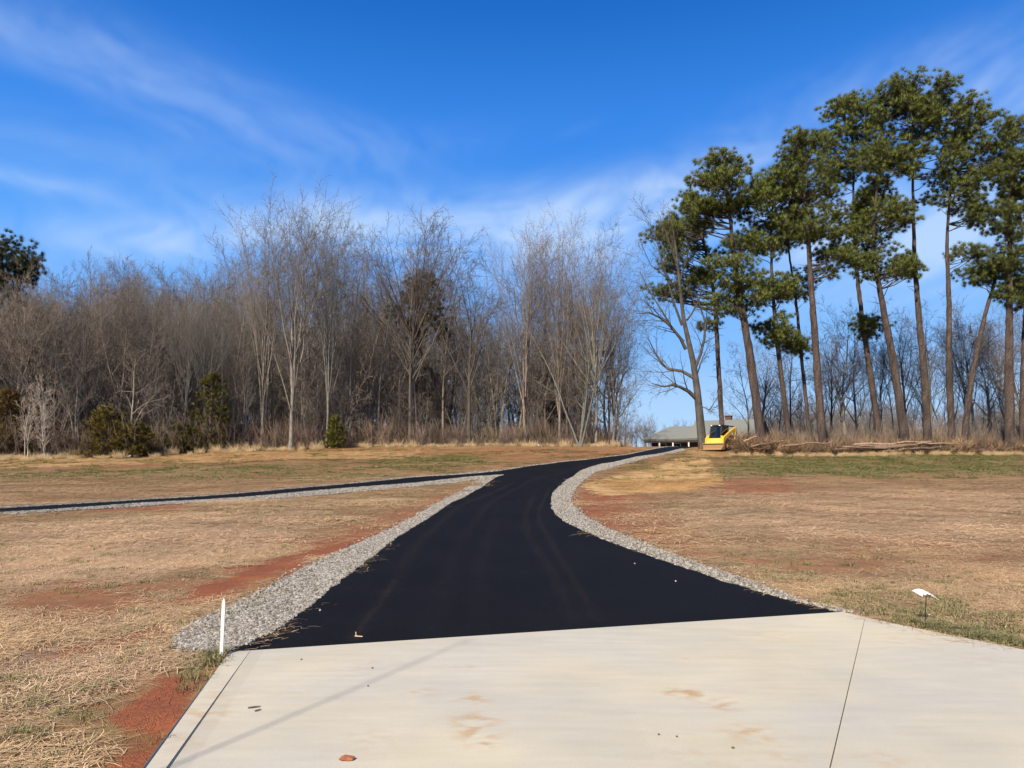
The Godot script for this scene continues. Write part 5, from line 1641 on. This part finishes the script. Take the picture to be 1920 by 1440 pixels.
func lump_mesh(rx: float, ry: float, rz: float, col: Color, seed_: int) -> ArrayMesh:
	var n := FastNoiseLite.new()
	n.seed = seed_; n.frequency = 0.9
	var b := Buf.new()
	var R := 6
	var S := 9
	var g := func(i: int, j: int) -> Vector3:
		var t := PI * i / R
		var a := TAU * (j % S) / S
		var q := Vector3(sin(t) * cos(a), cos(t), sin(t) * sin(a))
		return Vector3(q.x * rx, q.y * ry, q.z * rz) * (1.0 + 0.7 * n.get_noise_3dv(q * 1.7 + Vector3(seed_, 0, 0)))
	for i in R:
		for j in S:
			b.col = col * rf(0.8, 1.15)
			if i > 0: b.tri(g.call(i, j), g.call(i, j + 1), g.call(i + 1, j + 1))
			if i < R - 1 or i == 0: b.tri(g.call(i, j), g.call(i + 1, j + 1), g.call(i + 1, j))
	return b.mesh(M.stone)

# ---------------------------------------------------------------- straw, grass, stones
func straw_clump(n: int, spread: float, l0: float, l1: float, w: float, lift: float, seed_: int) -> ArrayMesh:
	rng.seed = seed_
	var b := Buf.new()
	for k in n:
		var a := rf(0, TAU)
		var dir := Vector3(cos(a), rf(-0.05, 0.07), sin(a)).normalized()
		var p := Vector3(rf(-1, 1) * spread, rf(0.002, lift), rf(-1, 1) * spread)
		var l := rf(l0, l1)
		var side := dir.cross(Vector3.UP).normalized() * w * rf(0.6, 1.1)
		var m := p + dir * l * 0.5 + Vector3(rf(-0.012, 0.012), rf(0, 0.008), rf(-0.012, 0.012))
		var e := p + dir * l + Vector3(0, rf(-0.02, 0.01), 0)
		p.y = maxf(p.y, 0.002); e.y = maxf(e.y, 0.002)
		var t := rf(0.0, 1.0)
		b.col = Color(lerpf(0.28, 0.70, t), lerpf(0.17, 0.54, t), lerpf(0.07, 0.33, t))
		b.quad(p - side, m - side, m + side, p + side)
		b.quad(m - side, e - side * 0.4, e + side * 0.4, m + side)
	for k in b.n.size():
		if b.n[k].y < 0: b.n[k] = -b.n[k]
		b.n[k] = (b.n[k] + Vector3.UP * 0.5).normalized()
	return b.mesh(M.straw)

func blade_clump(n: int, seed_: int) -> ArrayMesh:
	rng.seed = seed_
	var b := Buf.new()
	for k in n:
		var a := rf(0, TAU)
		var p := Vector3(rf(-0.09, 0.09), -0.005, rf(-0.09, 0.09))
		var out := Vector3(cos(a), 0, sin(a))
		var h := rf(0.03, 0.085)
		var m := p + Vector3.UP * h * 0.7 + out * h * 0.35
		var e := p + Vector3.UP * h * rf(0.6, 1.0) + out * h * 1.1
		var side := out.cross(Vector3.UP) * 0.0028
		b.col = Color(0.13, 0.155, 0.045).lerp(Color(0.32, 0.26, 0.13), rf(0, 1.0)) * rf(0.8, 1.2)
		b.quad(p - side, m - side, m + side, p + side)
		b.tri(m - side, e, m + side)
	for k in b.n.size():
		b.n[k] = (b.n[k] * (1.0 if b.n[k].y > 0 else -1.0) + Vector3.UP * 0.6).normalized()
	return b.mesh(M.leaf)

func cover_field() -> void:
	var near_c := [straw_clump(44, 0.17, 0.06, 0.2, 0.0022, 0.016, 301), straw_clump(44, 0.19, 0.05, 0.18, 0.002, 0.018, 302), straw_clump(36, 0.19, 0.08, 0.28, 0.0025, 0.024, 303)]
	var mid_c := [straw_clump(30, 0.34, 0.12, 0.36, 0.0048, 0.04, 304), straw_clump(30, 0.34, 0.12, 0.32, 0.005, 0.035, 305)]
	var far_c := [straw_clump(26, 0.6, 0.2, 0.5, 0.010, 0.06, 306)]
	var blades := blade_clump(26, 307)
	rng.seed = 131
	var sets := {}
	var bl_x := []
	var bl_c := PackedColorArray()
	var zones := [[near_c, 3.2, 13.0, 21000, 1.0], [mid_c, 13.0, 34.0, 17000, 1.0], [far_c, 34.0, 63.0, 9000, 1.0]]
	for zo in zones:
		for k in int(zo[3]):
			var d := sqrt(rf(zo[1] * zo[1], zo[2] * zo[2]))
			var x := rf(-1, 1) * (d * 0.78 + 1.5)
			var z := -d
			if inside(x, z): continue
			if d > wood_edge(960.0 + x / d * F) + 1.0: continue
			var p := Vector2(x, z)
			var keep := 1.0
			if Geometry2D.is_point_in_polygon(p, gravel_right) or Geometry2D.is_point_in_polygon(p, gravel_side) or Geometry2D.is_point_in_polygon(p, gravel_far): keep = 0.04
			elif Geometry2D.is_point_in_polygon(p, gravel_left): keep = 0.35
			for bc in bare_clay:
				if Geometry2D.is_point_in_polygon(p + Vector2(edge_noise.get_noise_2d(x * 2.0, z * 2.0), edge_noise.get_noise_2d(z * 2.0, x * 2.0)) * 0.18, bc): keep *= 0.02
			var red := look(wred, x, z)
			var gre := look(wgreen, x, z)
			var pal := look(wpale, x, z)
			var yel := look(wyellow, x, z)
			var pat := edge_noise.get_noise_2d(x * 0.23, z * 0.23)
			keep *= clampf(0.66 + pal * 0.45 + yel * 0.6 - red * 1.5 - gre * (0.3 if d < 30.0 else 0.5) - look(wgrey, x, z) * 0.4 + pat * 0.9, 0.01, 1.0)
			var s := rf(0.8, 1.25)
			if rng.randf() < keep:
				var id: int = rng.randi() % zo[0].size()
				var key := "%d_%d" % [int(zo[1]), id]
				if not sets.has(key): sets[key] = [zo[0][id], [], PackedColorArray()]
				sets[key][1].append(Transform3D(Basis(Vector3.UP, rf(0, TAU)).scaled(Vector3(s, s, s)), on_ground(x, z)))
				var t := rf(0.75, 1.3) * (1.0 + 0.25 * pal + 0.45 * pat)
				sets[key][2].append(Color(t * (1.0 + yel * 0.35), t * (0.95 + yel * 0.2 - red * 0.15), t * (0.88 - yel * 0.2 + pal * 0.12 - red * 0.2)))
			var gk := gre * 0.45 + 0.03
			if zo[1] > 30 and rng.randf() < gre * 1.3 + pat * 1.2:
				for j in 4:
					var gx := x + rf(-0.9, 0.9); var gz := z + rf(-0.9, 0.9)
					if inside(gx, gz): continue
					var gs := rf(0.7, 1.3)
					bl_x.append(Transform3D(Basis(Vector3.UP, rf(0, TAU)).scaled(Vector3(gs * 2.2, gs, gs * 2.2)), on_ground(gx, gz)))
					bl_c.append(Color(0.9, 1.05, 0.8) * rf(0.7, 1.1))
			if zo[1] < 30 and rng.randf() < gk and red < 0.2 and not Geometry2D.is_point_in_polygon(p, bare_clay[0]):
				for j in (3 if d < 13.0 else 2):
					var gx := x + rf(-0.18, 0.18); var gz := z + rf(-0.18, 0.18)
					if inside(gx, gz): continue
					var gs := rf(0.5, 0.95)
					bl_x.append(Transform3D(Basis(Vector3.UP, rf(0, TAU)).scaled(Vector3(gs, gs, gs)), on_ground(gx, gz)))
					bl_c.append(Color(1, 1, 1) * rf(0.8, 1.2))
	var straw_root: Node = null
	for key in sets:
		var q: Array = sets[key]
		if straw_root == null:
			straw_root = scatter("straw_mulch", q[0], q[1], q[2], "loose tan straw mulch strewn over the field", "straw")
		else:
			scatter("straw", q[0], q[1], q[2], "", "", straw_root)
	# thick fringe of grass along the edge of the apron
	for k in 420:
		var t := pow(rf(0, 1), 0.6)
		var px := lerpf(1585, 1990, t)
		var e := g2(px, 1148 + maxf(0.0, px - 1585) * 0.21)
		var gx := e.x + rf(-0.05, 0.5) * 0.6
		var gz := e.y - rf(-0.05, 0.4)
		if inside(gx, gz): continue
		if look(wgreen, gx, gz) * 1.2 + 0.15 < rng.randf(): continue
		var gs := rf(0.5, 1.0)
		bl_x.append(Transform3D(Basis(Vector3.UP, rf(0, TAU)).scaled(Vector3(gs, gs, gs)), on_ground(gx, gz)))
		bl_c.append(Color(1, 1, 1) * rf(0.7, 1.1))
	for k in 110:
		var t := pow(rf(0, 1), 1.4)
		var px := lerpf(428, 285, t)
		var row := lerpf(1225, 1440, t)
		var e := g2(px - 4, row)
		var gx := e.x - absf(rf(0, 0.14)); var gz := e.y
		if inside(gx, gz): continue
		if t > 0.22 and rng.randf() < 0.85: continue
		if Geometry2D.is_point_in_polygon(Vector2(gx, gz), bare_clay[0]) and rng.randf() < 0.8: continue
		var gs := rf(0.6, 1.2)
		bl_x.append(Transform3D(Basis(Vector3.UP, rf(0, TAU)).scaled(Vector3(gs, gs, gs)), on_ground(gx, gz)))
		bl_c.append(Color(1, 1, 1) * rf(0.6, 1.0))
	scatter("grass", blades, bl_x, bl_c, "short green grass blades growing through the straw", "grass")
	# stones
	var stones := []
	for k in 4: stones.append(lump_mesh(0.0145 + 0.002 * k, 0.010, 0.0125, Color(1, 1, 1), 20 + k))
	rng.seed = 141
	var sx := [[], [], [], []]
	var sc := [PackedColorArray(), PackedColorArray(), PackedColorArray(), PackedColorArray()]
	var polys := [[gravel_left, 42000, 0.0], [gravel_right, 34000, 0.035], [gravel_side, 15000, 0.03], [gravel_far, 4500, 0.03]]
	for q in polys:
		var poly: PackedVector2Array = q[0]
		var tr := Geometry2D.triangulate_polygon(poly)
		var area := PackedFloat32Array()
		var tot := 0.0
		for t in range(0, tr.size(), 3):
			var a := absf((poly[tr[t + 1]] - poly[tr[t]]).cross(poly[tr[t + 2]] - poly[tr[t]])) * 0.5
			# nearer stones count for more
			var dd := -(poly[tr[t]].y + poly[tr[t + 1]].y + poly[tr[t + 2]].y) / 3.0
			a *= clampf(14.0 / dd, 0.35, 1.6)
			tot += a
			area.append(tot)
		for k in int(q[1]):
			var r := rf(0, tot)
			var t := area.bsearch(r) * 3
			if t >= tr.size(): continue
			var u := rf(0, 1); var v := rf(0, 1)
			if u + v > 1: u = 1 - u; v = 1 - v
			var p := poly[tr[t]] + (poly[tr[t + 1]] - poly[tr[t]]) * u + (poly[tr[t + 2]] - poly[tr[t]]) * v
			if rng.randf() < 0.16: p += Vector2(rf(-1, 1), rf(-1, 1)) * rf(0.05, 0.28)
			if inside(p.x, p.y) and (rng.randf() < 0.99 or Geometry2D.is_point_in_polygon(p, slab)): continue
			var d := -p.y
			if q[2] == 0.0:
				# the wide shoulder thins out away from the asphalt
				var far := 9.0
				for j in range(0, 65, 2):
					far = minf(far, road[j].distance_to(p))
				if rng.randf() < smoothstep(0.3, 1.35, far) * 0.93: continue
			var s := rf(0.5, 1.25) * (1.0 + clampf((d - 12.0) / 40.0, 0, 0.9))
			var id := rng.randi() % 4
			var onroad := 0.018 if inside(p.x, p.y) else 0.012
			sx[id].append(Transform3D(Basis.from_euler(Vector3(rf(-0.6, 0.6), rf(0, TAU), rf(-0.6, 0.6))).scaled(Vector3(s, s, s)), on_ground(p.x, p.y, onroad + rf(0.0, 0.012))))
			var tone := pow(rf(0.0, 1.0), 1.1)
			sc[id].append(Color(lerpf(0.085, 0.43, tone), lerpf(0.077, 0.395, tone), lerpf(0.066, 0.335, tone)))
	# strays on the asphalt and the soil
	for q in [[600, 1145], [1190, 1057], [1267, 1090], [1660, 1162], [1742, 1150], [1770, 1166]]:
		var p := gp(q[0], q[1])
		sx[0].append(Transform3D(Basis(Vector3.UP, rf(0, 6)).scaled(Vector3.ONE * 0.7), p + Vector3(0, 0.024 if inside(p.x, p.z) else 0.008, 0)))
		sc[0].append(Color(0.55, 0.53, 0.5))
	var gravel := scatter("gravel", stones[0], sx[0], sc[0], "loose grey crushed stone along the edges of the driveway", "gravel")
	for k in range(1, 4): scatter("stones", stones[k], sx[k], sc[k], "", "", gravel)
